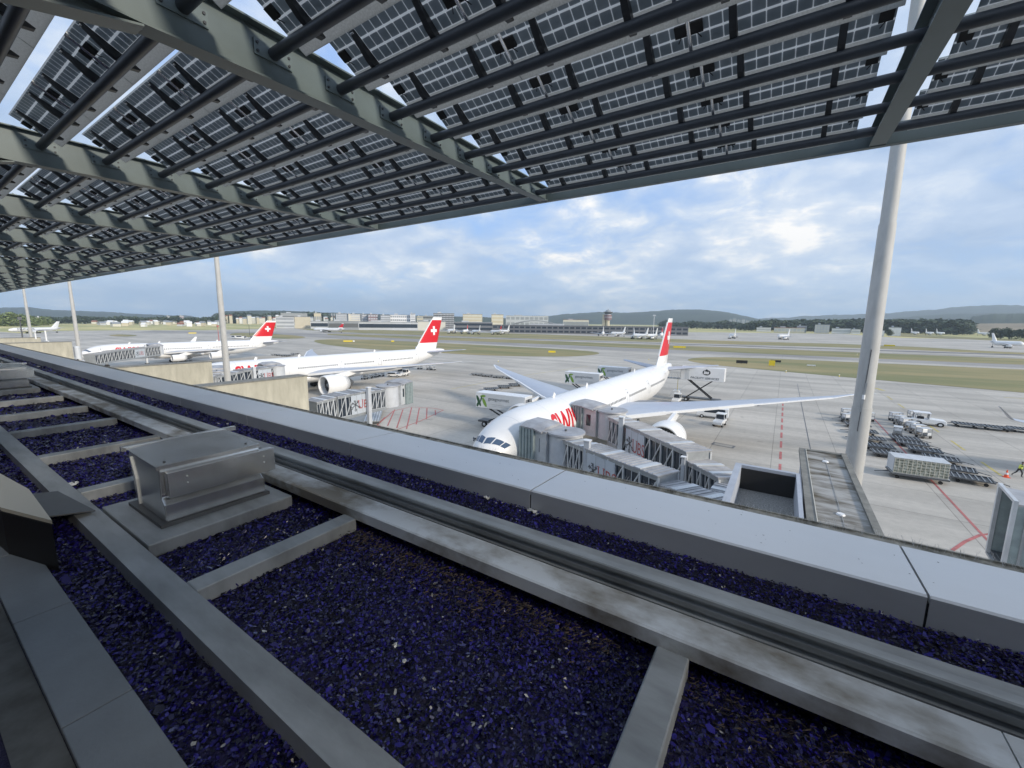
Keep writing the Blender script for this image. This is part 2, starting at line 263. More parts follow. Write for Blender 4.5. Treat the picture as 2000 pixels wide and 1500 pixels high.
# ------------------------------------------------------------------ mesh helpers
COL = SC.collection
class MB:
    def __init__(s): s.v = []; s.f = []; s.m = []; s.sm = []; s.mats = []; s.uv = {}
    def mi(s, m):
        if m not in s.mats: s.mats.append(m)
        return s.mats.index(m)
    def add(s, vs, fs, m='grey', smooth=False):
        b = len(s.v); s.v += [tuple(v) for v in vs]; k = s.mi(m)
        for f in fs: s.f.append(tuple(b+i for i in f)); s.m.append(k); s.sm.append(smooth)
        return s
    def box(s, x0, x1, y0, y1, z0, z1, m='grey', mx=None):
        vs = [(x, y, z) for x in (x0, x1) for y in (y0, y1) for z in (z0, z1)]
        if mx is not None: vs = [tuple(mx @ Vector(v)) for v in vs]
        return s.add(vs, [(0, 1, 3, 2), (4, 6, 7, 5), (0, 4, 5, 1), (2, 3, 7, 6), (0, 2, 6, 4), (1, 5, 7, 3)], m)
    def bar(s, a, b, w, h, m='grey', up=(0, 0, 1)):
        a = Vector(a); b = Vector(b); d = (b-a); L = d.length
        if L < 1e-6: return s
        d /= L; u = Vector(up)
        if abs(d.dot(u)) > 0.98: u = Vector((1, 0, 0))
        sx = d.cross(u).normalized(); sz = sx.cross(d)
        vs = [tuple(q + sx*i*w/2 + sz*j*h/2) for q in (a, b) for i, j in ((-1, -1), (1, -1), (1, 1), (-1, 1))]
        return s.add(vs, [(0, 1, 2, 3), (7, 6, 5, 4), (0, 4, 5, 1), (1, 5, 6, 2), (2, 6, 7, 3), (3, 7, 4, 0)], m)
    def cyl(s, a, b, r0, r1=None, m='grey', n=16, caps=True):
        r1 = r0 if r1 is None else r1; a = Vector(a); b = Vector(b); d = (b-a).normalized()
        u = d.orthogonal().normalized(); w = d.cross(u); B = len(s.v)
        ring = lambda c, r: [tuple(c+u*math.cos(2*PI*i/n)*r+w*math.sin(2*PI*i/n)*r) for i in range(n)]
        s.add(ring(a, r0)+ring(b, r1), [(i, (i+1) % n, n+(i+1) % n, n+i) for i in range(n)], m, True)
        if caps:
            s.add(ring(a, r0), [tuple(reversed(range(n)))], m); s.add(ring(b, r1), [tuple(range(n))], m)
        return s
    def prism(s, poly, z0, z1, m='grey', mx=None):
        n = len(poly); vs = [(x, y, z0) for x, y in poly]+[(x, y, z1) for x, y in poly]
        if mx is not None: vs = [tuple(mx @ Vector(v)) for v in vs]
        return s.add(vs, [tuple(reversed(range(n))), tuple(range(n, 2*n))]+[(i, (i+1) % n, n+(i+1) % n, n+i) for i in range(n)], m)
    def loft(s, rings, m='grey', cap=True, smooth=True):
        n = len(rings[0]); vs = [p for r in rings for p in r]
        fs = [(k*n+i, k*n+(i+1) % n, (k+1)*n+(i+1) % n, (k+1)*n+i) for k in range(len(rings)-1) for i in range(n)]
        s.add(vs, fs, m, smooth)
        if cap: s.add(rings[0], [tuple(reversed(range(n)))], m); s.add(rings[-1], [tuple(range(n))], m)
        return s
    def merge(s, o, mx=None):
        b = len(s.v)
        s.v += [tuple(mx @ Vector(v)) for v in o.v] if mx is not None else o.v
        for i, f in enumerate(o.f): s.f.append(tuple(b+k for k in f)); s.m.append(s.mi(o.mats[o.m[i]])); s.sm.append(o.sm[i])
        for k, v in o.uv.items(): s.uv[b+k] = v
        return s
    def mesh(s, name):
        me = bpy.data.meshes.new(name); me.from_pydata(s.v, [], s.f)
        for m in s.mats: me.materials.append(M[m])
        me.polygons.foreach_set('material_index', s.m); me.polygons.foreach_set('use_smooth', s.sm)
        if s.uv:
            ul = me.uv_layers.new(name='UVMap'); li = np.empty(len(me.loops), dtype=np.int32); me.loops.foreach_get('vertex_index', li)
            arr = np.array([s.uv.get(int(i), (0, 0)) for i in li], dtype=np.float32); ul.data.foreach_set('uv', arr.ravel())
        me.update()
        return me
    def build(s, name, parent=None, bev=0.0, loc=None):
        me = s.mesh(name)
        if bev or True:
            bm = bmesh.new(); bm.from_mesh(me); bmesh.ops.recalc_face_normals(bm, faces=bm.faces)
            bm.to_mesh(me); bm.free()
        o = bpy.data.objects.new(name, me); COL.objects.link(o)
        if parent is not None: o.parent = parent
        if loc is not None: o.location = loc
        if bev:
            md = o.modifiers.new('bevel', 'BEVEL'); md.width = bev; md.segments = 2; md.limit_method = 'ANGLE'; md.angle_limit = 0.6
        return o
def tag(o, label=None, cat=None, group=None, kind=None):
    if label: o['label'] = label
    if cat: o['category'] = cat
    if group: o['group'] = group
    if kind: o['kind'] = kind
    return o
def empty(name, loc, rz=0.0, label=None, cat=None, group=None):
    o = bpy.data.objects.new(name, None); COL.objects.link(o); o.location = loc; o.rotation_euler = (0, 0, rz); o.empty_display_size = 0.3
    return tag(o, label, cat, group)
def inst(name, me, parent, mx):
    o = bpy.data.objects.new(name, me); COL.objects.link(o); o.parent = parent; o.matrix_local = mx; return o
def kids(o): return [c for c in bpy.data.objects if c.parent == o]
def dup(root, loc, rz, label, group=None):
    r = root.copy(); COL.objects.link(r); r.location = loc; r.rotation_euler = (0, 0, rz); r['label'] = label
    if group: r['group'] = group
    for ch in kids(root):
        c = ch.copy(); COL.objects.link(c); c.parent = r
        for g in kids(ch):
            d = g.copy(); COL.objects.link(d); d.parent = c
    return r
def struct(o, kind='structure'): o['kind'] = kind; return o
def text_geo(txt, size, bold=0.0, shear=0.0, sx=1.0):
    c = bpy.data.curves.new('t', 'FONT'); c.body = txt; c.size = size; c.offset = bold; c.shear = shear; c.resolution_u = 3
    o = bpy.data.objects.new('t', c); COL.objects.link(o); dg = bpy.context.evaluated_depsgraph_get(); me = o.evaluated_get(dg).to_mesh()
    bm = bmesh.new(); bm.from_mesh(me); o.evaluated_get(dg).to_mesh_clear()
    bpy.data.objects.remove(o); bpy.data.curves.remove(c)
    for v in bm.verts: v.co.x *= sx
    return bm
def text_mb(txt, size, m, place, bold=0.0, shear=0.0, sx=1.0, cuts=0, mb=None, thick=0.0):
    """place(x, y) -> world/local point; cuts = rows of cuts for wrapping round a curve"""
    bm = text_geo(txt, size, bold, shear, sx)
    if cuts:
        ys = [v.co.y for v in bm.verts]; y0, y1 = min(ys), max(ys)
        for k in range(1, cuts):
            bmesh.ops.bisect_plane(bm, geom=bm.verts[:]+bm.edges[:]+bm.faces[:], plane_co=(0, y0+(y1-y0)*k/cuts, 0), plane_no=(0, 1, 0))
    mb = mb or MB(); bm.verts.ensure_lookup_table()
    mb.add([place(v.co.x, v.co.y) for v in bm.verts], [tuple(v.index for v in f.verts) for f in bm.faces], m); bm.free(); return mb

# ------------------------------------------------------------------ ground, taxiways, grass
def sheet(name, pts, z, m, kind='structure'):
    mb = MB(); mb.add([(p[0], p[1], z) for p in pts], [tuple(range(len(pts)))], m); o = mb.build(name); return struct(o, kind)
sheet('ground', [(-8900, -190), (8900, -190), (8900, 8900), (-8900, 8900)], -0.35, 'hay')
def PX(*ps): return [G(*p) for p in ps]
tar = PX((60, 652), (100, 646.5), (250, 645), (400, 645), (560, 641), (760, 640), (1000, 648.0), (1400, 649), (1640, 652), (1760, 660), (2000, 664), (2300, 671))
sheet('apron', [(-2200, -60)]+[tuple(p) for p in tar[:1]]+[tuple(p) for p in tar[1:]]+[(900, 250), (900, -60)], 0.0, 'apron')
sheet('taxiway', PX((120, 660), (250, 650), (420, 651), (545, 654), (700, 664), (900, 670), (1200, 684), (1330, 690), (1500, 696), (2000, 719), (2600, 741), (2600, 731), (2000, 712), (1400, 687.5), (1000, 666), (700, 655), (560, 649.5), (300, 645.8)), 0.03, 'taxi')
def smooth_poly(pts, it=2):
    for _ in range(it):
        q = []
        for i in range(len(pts)):
            a, b = pts[i], pts[(i+1) % len(pts)]; q += [a*0.75+b*0.25, a*0.25+b*0.75]
        pts = q
    return pts
def island(name, px, z=0.06, m='grass', it=2): return sheet(name, smooth_poly([Vector(p) for p in PX(*px)], it), z, m)
island('grass_island', [(618, 671), (700, 681), (850, 689), (960, 695), (1085, 697), (1150, 695), (1180, 689), (1120, 683), (1000, 677), (850, 669.5), (700, 662.5), (610, 663)])
island('grass_island', [(440, 656), (560, 663), (608, 659), (560, 653.5), (460, 649)])
island('grass_island', [(205, 655.5), (250, 658), (275, 655), (230, 652.5)])
island('grass_verge', [(1333, 702), (1372, 711), (1500, 723), (1700, 741), (2000, 767), (2600, 822), (2600, 750), (2000, 722), (1700, 709), (1500, 700), (1380, 697)])
island('grass_verge', [(560, 640.2), (1000, 650.8), (1400, 665.5), (1730, 674), (2000, 690), (2300, 700), (1990, 693), (1730, 681), (1400, 671.6), (1000, 660.5), (640, 648.5)], it=1)
island('grass_verge', [(640, 651), (1000, 663), (1400, 678), (2000, 701), (2600, 724), (2600, 736), (2000, 713), (1400, 687), (1000, 669.5), (640, 655.5)], it=1)
island('grass_verge', [(1720, 655), (1900, 663), (2300, 684), (2300, 672), (2000, 664.5), (1760, 651.5)], it=1)
def strip(name, a, b, w, m, z=0.08):
    a = Vector(a); b = Vector(b); d = (b-a).normalized(); n = Vector((-d.y, d.x, 0))*w/2
    mb = MB(); mb.add([(*(q)[:2], z) for q in (a-n, b-n, b+n, a+n)], [(0, 1, 2, 3)], m); return mb
rw = strip('runway', G(640, 649.8), G(2000, 693.8), 9, 'runway', 0.10); struct(rw.build('runway'))
struct(strip('x', G(640, 650.9), G(2000, 699.3), 2.5, 'shoulder', 0.12).build('runway_shoulder'))
# painted markings, each line run a sheet of its own
def line_run(name, pts, w, m, z=0.012, dash=None):
    mb = MB()
    for a, b in zip(pts[:-1], pts[1:]):
        a = Vector((*a[:2], z)); b = Vector((*b[:2], z)); d = b-a; L = d.length; d /= L; n = Vector((-d.y, d.x, 0))*w/2; t = 0
        while t < L-0.01:
            e = min(L, t+(dash[0] if dash else L)); p, q = a+d*t, a+d*e
            mb.add([p-n, q-n, q+n, p+n], [(0, 1, 2, 3)], m); t = e+(dash[1] if dash else 0)
    return struct(mb.build(name))
line_run('painted_line', [(1.0, 57.5), (1.05, 110)], 0.30, 'redpaint', dash=(4, 2.2))
line_run('painted_line', [(15.75, 47.0), (15.7, 112)], 0.22, 'redpaint', 0.014)
arc = [G(1860, 1075), G(1885, 1058), G(1915, 1045), G(1945, 1042), G(2010, 1042)]
line_run('painted_line', arc, 0.25, 'redpaint', 0.018)
line_run('painted_line', [(23.3, 60), (23.0, 140)], 0.30, 'yelpaint', 0.014, dash=(6, 6))
line_run('painted_line', [(4.6, 45), (4.5, 150)], 0.12, 'dgrey', 0.014)
hp = [G(*p) for p in [(737, 830), (768, 803), (800, 795), (845, 797), (866, 801), (822, 822), (768, 842)]]
line_run('painted_line', hp+[hp[0]], 0.22, 'redpaint', 0.014)
mbh = MB()
for a, b in [((752, 815), (738, 828)), ((771, 800), (757, 832)), ((787, 800), (775, 836)), ((804, 796), (794, 838)), ((819, 797), (813, 829)), ((834, 797), (833, 819)), ((850, 801), (851, 811))]:
    a, b = G(*a), G(*b); d = (b-a).normalized(); n = Vector((-d.y, d.x, 0))*0.11; mbh.add([(*(q)[:2], 0.018) for q in (a-n, b-n, b+n, a+n)], [(0, 1, 2, 3)], 'redpaint')
struct(mbh.build('painted_hatching'))
for a, b, w, c in [((1710, 758), (1726, 763), 1.0, 'yelpaint'), ((1698, 765), (1712, 770), 0.5, 'whitepaint'), ((1960, 776), (2040, 781), 0.5, 'yelpaint'), ((900, 685), (914, 684), 1.2, 'whitepaint'), ((900, 708), (925, 706), 1.2, 'whitepaint')]:
    line_run('painted_line', [G(*a), G(*b)], w, c, 0.016)
line_run('painted_line', [G(880, 760), G(1010, 735), G(1150, 715)], 0.3, 'yelpaint', 0.015)
line_run('drain_cover', [(-7.6, 66.6), (-4.6, 66.2)], 1.6, 'dgrey', 0.014); line_run('drain_cover', [(-7.3, 66.55), (-4.9, 66.25)], 1.1, 'shoulder', 0.018)

# ------------------------------------------------------------------ far terrain
def ridge(name, prof, D, depth, m='hill', seed=0, amp=1.0, n=160, base=0.0):
    """hill with real depth: profile of photo skyline points at distance D, falling away in front and behind"""
    r = np.random.RandomState(seed); xs = np.linspace(prof[0][0], prof[-1][0], n); ys = np.interp(xs, [p[0] for p in prof], [p[1] for p in prof])
    ks = [0, 0.12, 0.3, 0.5, 0.75, 1.0, 1.25, 1.6]; hs = [0, 0.30, 0.62, 0.85, 0.97, 1.0, 0.8, 0.2]
    jit = np.convolve(r.randn(n+8), np.ones(5)/5, 'same')[4:-4]*amp
    rows = []
    for k, h in zip(ks, hs):
        row = []
        for i, (x, y) in enumerate(zip(xs, ys)):
            P = FAR(x, y, D); d = Vector((P.x, P.y, 0)).normalized(); hh = max(0, P.z)+(jit[i] if 0 < h else 0)
            edge = min(1, i/6, (n-1-i)/6)
            q = Vector((P.x, P.y, 0))+d*(k-1)*depth; row.append((q.x, q.y, -1+hh*h*(0.3+0.7*edge)+(r.randn()*amp*0.2 if h else 0)))
        rows.append(row)
    mb = MB(); vs = [p for row in rows for p in row]
    fs = [(k*n+i, k*n+i+1, (k+1)*n+i+1, (k+1)*n+i) for k in range(len(rows)-1) for i in range(n-1)]
    mb.add(vs, fs, m, True); o = mb.build(name); return struct(o)
ridge('hills', [(-330, 594), (-100, 598), (0, 601), (60, 601), (110, 606), (160, 607), (200, 609), (250, 612), (330, 616), (400, 617)], 6000, 1800, seed=1, amp=5)
ridge('hills', [(395, 622), (420, 612), (440, 607.5), (500, 606), (560, 607), (640, 610), (760, 614), (900, 618), (1010, 622)], 2600, 500, seed=2, amp=2)
ridge('hills', [(1020, 623), (1075, 617), (1110, 613), (1160, 610), (1230, 611.5), (1265, 609), (1300, 606), (1360, 605), (1400, 607.5), (1440, 614), (1475, 622), (1520, 627)], 4800, 1300, seed=3, amp=4)
ridge('hills', [(1380, 628), (1500, 622), (1600, 616), (1700, 613), (1760, 611), (1850, 601), (1920, 597), (1980, 596.5), (2080, 601), (2300, 610)], 7800, 1300, seed=4, amp=12)
ridge('hills', [(1700, 628), (1780, 618), (1850, 613.5), (1950, 612), (2100, 609), (2400, 608)], 5200, 1000, seed=5, amp=4)
ridge('hills', [(1880, 637), (1900, 618), (1940, 613), (2000, 612), (2300, 612)], 3000, 500, seed=6, amp=3)
ridge('field_slope', [(1885, 637), (1900, 631.5), (1960, 631), (2100, 631), (2400, 632)], 2300, 400, m='farm', seed=7, amp=0.3)

# ------------------------------------------------------------------ trees
def clump(mb, c, r, n, leaf, m, squash=0.8, r_=None):
    r_ = r_ or random
    for _ in range(n):
        while True:
            v = Vector((r_.uniform(-1, 1), r_.uniform(-1, 1), r_.uniform(-1, 1)))
            if 0.25 < v.length < 1: break
        v = Vector((v.x*r, v.y*r, v.z*r*squash)); p = Vector(c)+v; a = r_.uniform(0, 2*PI); s = leaf*r_.uniform(0.6, 1.4)
        t1 = Vector((math.cos(a), math.sin(a), r_.uniform(-.5, .5)))*s; t2 = Vector((-math.sin(a)*r_.uniform(.3, 1), math.cos(a)*r_.uniform(.3, 1), r_.uniform(-.9, .9)))*s
        mb.add([p-t1, p+t2*0.7, p+t1, p-t2*0.7], [(0, 1, 2, 3)], m)
def tree(loc, h, w, m, label, group):
    t = empty('tree', loc, 0, label, 'tree', group); tr = MB(); tr.cyl((0, 0, 0), (w*0.02, 0, h*0.7), h*0.03, h*0.012, 'bark', 8)
    for k in range(3): a = random.uniform(0, 6.3); tr.cyl((0, 0, h*(.25+.1*k)), (math.cos(a)*w*.3, math.sin(a)*w*.3, h*(.5+.12*k)), h*.014, h*.006, 'bark', 6)
    tr.build('trunk', t); mb = MB()
    for k in range(13):
        a = random.uniform(0, 6.3); q = random.uniform(0, .55)*w*.5
        clump(mb, (math.cos(a)*q, math.sin(a)*q, h*random.uniform(.25, .85)), w*random.uniform(.22, .34), 110, w*.055, m)
    mb.build('crown', t); return t
def wood(name, px0, px1, ybase, ytop, D, m, seed, rows=3, label=None):
    r = random.Random(seed); mb = MB(); a = G(px0, ybase) if D is None else FAR(px0, 640, D); n = int((px1-px0)/1.4)
    for k in range(n):
        for j in range(rows):
            x = px0+(px1-px0)*(k+r.random())/n; d = D*(1+0.10*j)+r.uniform(-15, 15); P = FAR(x, ytop(x)+(rows-1-j)*1.0, d); hh = max(6, P.z*r.uniform(.82, 1.12))
            wv = hh*0.42
            for q in range(3): clump(mb, (P.x+r.uniform(-wv, wv)*.6, P.y+r.uniform(-wv, wv)*.6, hh*(0.35+0.25*q)), wv*(1.0-.2*q), 14, wv*.32, m, r_=r)
    o = mb.build(name); tag(o, label, None, None, 'stuff'); return o
if True:
    wood('forest', 1440, 1900, None, lambda x: np.interp(x, [1440, 1475, 1500, 1600, 1700, 1850, 1885, 1900], [634, 628, 626.5, 625.5, 625.5, 626, 627, 634]), 1250, 'leaf', 11, 3, 'dark far-off forest behind the runways')
    wood('forest', 1290, 1445, None, lambda x: 629+1.5*math.sin(x*.11), 1500, 'leaf', 12, 2, 'low line of trees right of the far terminal')
    wood('forest', 60, 420, None, lambda x: 618.5+1.2*math.sin(x*.07)+x*.003, 1500, 'leaf', 13, 2, 'tree belt beyond the sunlit field on the left')
    wood('forest', 425, 640, None, lambda x: 613+1.5*math.sin(x*.09), 1750, 'leaf', 14, 2, 'wooded slope behind the hangars')
for k, (x, yt, D, w) in enumerate([(6, 614, 1150, 42), (24, 616, 1180, 38), (44, 618, 1150, 34), (60, 619, 1200, 32), (84, 620, 1250, 28), (-20, 613, 1150, 42)]):
    P = FAR(x, yt, D); tree((P.x, P.y, 0), P.z, w, 'leaf2', ['tall sunlit green tree at the far left edge', 'rounded sunlit tree second from the far left edge', 'third sunlit tree from the far left edge', 'fourth sunlit tree from the left, left of the lamp', 'small sunlit tree beside the far field buildings', 'sunlit tree half outside the left edge'][k], 'sunlit trees at the left edge of the airfield')
for k, (x, yt, D, w) in enumerate([(1943, 641, 900, 14), (1958, 641.5, 920, 14), (1975, 640, 900, 18), (1990, 641.5, 930, 14), (2008, 640, 900, 16), (1738, 642, 900, 12)]):
    P = FAR(x, yt, D); tree((P.x, P.y, 0), P.z, w, 'leaf', ['bush-like tree left of the bush row at the right edge', 'second bush-like tree of the row near the right edge', 'widest bush-like tree near the right edge', 'fourth bush-like tree near the right edge', 'bush-like tree cut by the right edge', 'lone dark tree left of the small white hangar'][k], 'bush-like trees by the field at the right')

# ------------------------------------------------------------------ far buildings
def building(px0, px1, ytop, D, depth, wallm, label, cat='building', storeys=4, winm='glass', cols=0, roofm='mid', group=None, name='office_building', arched=False, setback=0):
    a = FAR(px0, ytop, D); b = FAR(px1, ytop, D); h = (a.z+b.z)/2
    ax = Vector((b.x-a.x, b.y-a.y, 0)); L = ax.length; rz = math.atan2(ax.y, ax.x)
    t = empty(name, (a.x, a.y, 0), rz, label, cat, group)
    MB().box(0, L, 0, depth, 0, h, wallm).build('wall', t)
    MB().box(-.4, L+.4, -.4, depth+.4, h, h+.8, roofm).box(L*.2, L*.38, depth*.3, depth*.7, h+.8, h+3.2, 'pale').build('roof', t)
    for k in range(storeys):
        z0 = h*(k+0.30)/storeys; z1 = h*(k+0.78)/storeys; mb = MB(); nc = cols or 1
        for c in range(nc):
            x0 = L*(c+.12)/nc if nc > 1 else .8; x1 = L*(c+.88)/nc if nc > 1 else L-.8
            mb.box(x0, x1, -.12, 0.05, z0, z1, winm)
        mb.build('window_band', t)
    if arched:
        mb = MB()
        for c in range(5):
            x = L*(c+.5)/5; mb.box(x-.5, x+.5, -1.2, -.1, 0, h*.25, 'white')
        mb.box(0, L, -2.0, -.1, h*.25, h*.29, 'white'); mb.build('arcade', t)
    return t
B = building
B(548, 600, 612, 1250, 60, 'mid', 'long dark hangar roof behind the beige halls', 'hangar', 1, 'dgrey', name='hangar')
B(538, 574, 619.5, 900, 45, 'pale', 'grey slatted hangar left of the beige hall', 'hangar', 3, 'mid', name='hangar')
B(575, 606, 619, 900, 45, 'beige', 'flat beige hall right of the grey slatted hangar', 'hall', 1, 'beige', name='hall')
B(613, 627, 612, 1000, 14, 'beige', 'narrow beige tower block above the halls', 'tower block', 1, 'mid', cols=3)
B(606, 656, 628, 850, 30, 'pale', 'long low white terminal wing behind the parked airliner', 'terminal wing', 1, 'glass')
B(656, 680, 613, 900, 20, 'pale', 'pale office block left of the office row', 'office block', 7, 'mid')
B(680, 684, 613, 895, 20, 'cream', 'narrow cream stair tower in the office row', 'office block', 1, 'cream')
B(684, 706, 614, 905, 20, 'cream', 'cream glass-fronted block behind the stair tower', 'office block', 7, 'pale')
B(706, 718, 614.5, 900, 20, 'mid', 'narrow grey block in the office row', 'office block', 6, 'pale')
B(719, 738, 614.5, 880, 20, 'plum', 'plum-coloured block in the office row', 'office block', 5, 'pale', cols=4)
B(743, 762, 616, 870, 20, 'mid', 'blue-grey banded office block', 'office block', 6, 'pale')
B(762, 802, 615.5, 880, 30, 'white', 'wide white block with an arcade along its foot', 'office block', 4, 'mid', cols=10, arched=True)
B(801, 811, 613, 870, 20, 'white', 'white balcony block at the right end of the row', 'office block', 7, 'mid')
B(814, 826, 618, 1100, 20, 'beige', 'small block right of the white balcony block', 'office block', 4, 'mid')
B(826, 846, 617, 1200, 20, 'mid', 'dark low block left of the grid-front block', 'office block', 3, 'dgrey')
B(846.5, 887, 612.5, 800, 25, 'dgrey', 'dark block with a grid front right of the tail', 'office block', 8, 'pale', cols=14)
B(816, 870, 628.5, 760, 18, 'cream', 'low cream hall beneath the grid-front block', 'hall', 1, 'cream', name='hall')
B(904, 942, 614, 850, 30, 'beige', 'sunlit yellowish hotel with striped storeys', 'hotel', 5, 'cream')
B(960, 983, 614.5, 900, 26, 'beige', 'second smaller sunlit yellowish hotel', 'hotel', 4, 'cream')
B(988, 1071, 617, 1400, 30, 'pale', 'row of pale rooftops behind the curved terminal roof', 'building', 2, 'mid', cols=9)
B(1100, 1150, 625, 1200, 30, 'cream', 'pale low building with reddish roofs behind the terminal', 'building', 1, 'mid', roofm='roofred')
B(886, 962, 630, 730, 40, 'pier', 'grey terminal hall left of the curved roof', 'terminal', 2, 'glass', name='terminal_hall')
B(962, 1345, 637.5, 640, 30, 'pier', 'long dark terminal pier beneath the control tower', 'terminal', 2, 'glass', cols=34, name='terminal_pier', roofm='dgrey')
B(640, 700, 628, 760, 25, 'mid', 'low grey maintenance hall beneath the office row', 'hall', 1, 'dgrey', name='hall')
B(700, 816, 629.5, 760, 25, 'pale', 'long low building with a glazed front under the offices', 'building', 1, 'glass')
B(1478, 1506, 640, 1120, 16, 'white', 'low white hangar at the edge of the forest', 'hangar', 1, 'pale', name='hangar')
B(1512, 1572, 640.5, 1080, 16, 'cream', 'long cream low hangar before the forest', 'hangar', 1, 'pale', cols=8, roofm='roofred', name='hangar')
B(1557, 1576, 637, 1100, 12, 'pale', 'stepped white building atop the long cream hangar', 'building', 2, 'mid')
B(1592, 1621, 634.5, 1080, 24, 'pale', 'square grey block in front of the forest', 'office block', 5, 'cream', cols=5)
B(1625, 1662, 642, 1060, 14, 'white', 'low white sheds right of the square grey block', 'shed', 1, 'pale', name='shed')
B(1663, 1681, 643.5, 1050, 12, 'white', 'small white shed left of the big mast', 'shed', 1, 'pale', name='shed')
B(1736, 1761, 640, 950, 18, 'white', 'small white hangar right of the big mast', 'hangar', 1, 'white', name='hangar')
B(1700, 1728, 646, 900, 12, 'white', 'flat white shed beside the big mast', 'shed', 1, 'white', name='shed')
for k, (x0, x1, y) in enumerate([(1425, 1430, 624), (1432, 1438, 622.5), (1441, 1446, 624.5), (1449, 1455, 623.5), (1457, 1463, 626)]):
    B(x0, x1, y, 2400, 18, 'pale', ['leftmost pale apartment tower right of the long hill', 'second pale apartment tower right of the long hill', 'middle pale apartment tower right of the long hill', 'fourth pale apartment tower right of the long hill', 'rightmost lower pale apartment tower'][k], 'apartment tower', 6, 'mid', group='far apartment towers')
B(68, 90, 620, 1450, 25, 'cream', 'long sunlit cream hall behind the far left airliner', 'hall', 1, 'pale', name='hall')
B(12, 36, 614.5, 1450, 25, 'white', 'white hall above the trees at the far left', 'hall', 1, 'pale', name='hall')
B(350, 359, 617, 1500, 18, 'plum', 'small dark red tower block on the skyline', 'tower block', 5, 'pale')
B(325, 332, 617.5, 1600, 18, 'mid', 'small grey tower block on the left skyline', 'tower block', 4, 'pale')
rh = random.Random(3)
for k in range(96):      # small houses, each of its own
    if k < 52: x = rh.uniform(150, 425); y = 625+rh.uniform(-2.5, 1.5)-0.002*x; D = rh.uniform(1050, 1700); grp = 'houses along the far left of the airfield'
    else: x = 436+(k-52)*4.8+rh.uniform(-6, 6); y = 619+rh.uniform(-4.5, 3)+max(0, (x-520))*0.012; D = rh.uniform(1500, 1900); grp = 'houses on the wooded slope'
    P = FAR(x, y, D); w = rh.uniform(6, 12); P.z = min(P.z, rh.uniform(6, 11)) if k < 52 else P.z; zb = 0 if k < 52 else max(0, P.z-7)
    hs = max(4, P.z-zb-2.5); t = empty('house', (P.x, P.y, zb), math.atan2(-P.x, P.y)+rh.uniform(-.5, .5),
        '', 'house', grp); wl = rh.choice(['white', 'cream', 'beige', 'pale']); rf = rh.choice(['roofred', 'mid', 'mid', 'white'])
    t['label'] = 'small far-off %s house with a %s roof %s' % ({'pale': 'grey'}.get(wl, wl), {'roofred': 'red', 'mid': 'grey', 'white': 'white'}[rf], 'in the row beyond the left field' if k < 52 else 'on the wooded slope')
    MB().box(-w/2, w/2, -5, 5, -zb if k >= 52 else 0, hs, wl).build('wall', t)
    r = MB(); r.add([(-w/2-.4, -5.6, hs), (w/2+.4, -5.6, hs), (w/2+.4, 5.6, hs), (-w/2-.4, 5.6, hs), (-w/2-.4, 0, hs+3.5), (w/2+.4, 0, hs+3.5)], [(0, 1, 5, 4), (2, 3, 4, 5), (1, 2, 5), (3, 0, 4), (0, 3, 2, 1)], rf); r.build('roof', t)
# curved terminal roof
a = FAR(1003, 636, 700); b = FAR(1102, 636, 700); ax = b-a; L = Vector((ax.x, ax.y, 0)).length
t = empty('terminal_hall', (a.x, a.y, 0), math.atan2(ax.y, ax.x), 'terminal hall with a long curved swooping roof', 'terminal')
h1 = FAR(1050, 625.5, 700).z; pr_ = [(L*k/16, 6+(h1-6)*(math.sin(PI*min(1, (k+2.2)/18))**.6)) for k in range(17)]
mb = MB(); mb.add([(x, y, z+dz) for x, z in pr_ for y, dz in ((-4, 0), (50, 0), (50, -1.4), (-4, -1.4))], [(4*k+i, 4*k+4+i, 4*k+4+(i+1) % 4, 4*k+(i+1) % 4) for k in range(16) for i in range(4)], 'mid', True); mb.build('roof', t)
MB().box(L*.1, L*.95, 0, 45, 0, 11, 'glass').build('glass_wall', t)
mb = MB()
for k in range(14): mb.box(L*(.1+.06*k), L*(.1+.06*k)+.7, -.5, -.1, 0, 12.5, 'pale')
mb.build('mullions', t)
# control tower
P = FAR(1186.5, 640, 800); t = empty('control_tower', (P.x, P.y, 0), 0, 'airport control tower with a flared dark cab on a concrete shaft', 'control tower')
zt = lambda y: FAR(1186.5, y, 800).z
MB().cyl((0, 0, 0), (0, 0, zt(625)), 3.6, 3.6, 'beige', 20).box(-9.5, -4, -3, 3, 0, zt(614), 'beige').build('shaft', t)
MB().cyl((0, 0, zt(625)), (0, 0, zt(615)), 6.5, 7.2, 'plum', 20).cyl((0, 0, zt(620)), (0, 0, zt(619)), 7.4, 7.4, 'pale', 20).build('drum', t)
MB().cyl((0, 0, zt(615)), (0, 0, zt(613)), 5, 5, 'pale', 20).cyl((0, 0, zt(613)), (0, 0, zt(610.5)), 6, 7.6, 'glass', 20).build('cab', t)
MB().cyl((0, 0, zt(610.5)), (0, 0, zt(609)), 8.6, 8.6, 'dgrey', 20).cyl((0, 0, zt(609)), (0, 0, zt(605.5)), 5.5, 3.2, 'mid', 16).cyl((0, 0, zt(605.5)), (0, 0, zt(602.5)), .3, .1, 'dgrey', 6).build('roof', t)
def pole(name, px, yb, ytop, D, r, m, label, cat, head=None, bands=False):
    P = FAR(px, ytop, D); t = empty(name, (P.x, P.y, 0), 0, label, cat); mb = MB()
    if bands:
        n = 7
        for k in range(n): mb.cyl((0, 0, P.z*k/n), (0, 0, P.z*(k+1)/n), r, r, 'roofred' if k % 2 else 'white', 8)
    else: mb.cyl((0, 0, 0), (0, 0, P.z), r, r*.6, m, 8)
    mb.build('shaft', t)
    if head: MB().box(-head, head, -.5, .5, P.z-.6, P.z+.6, m).build('head', t)
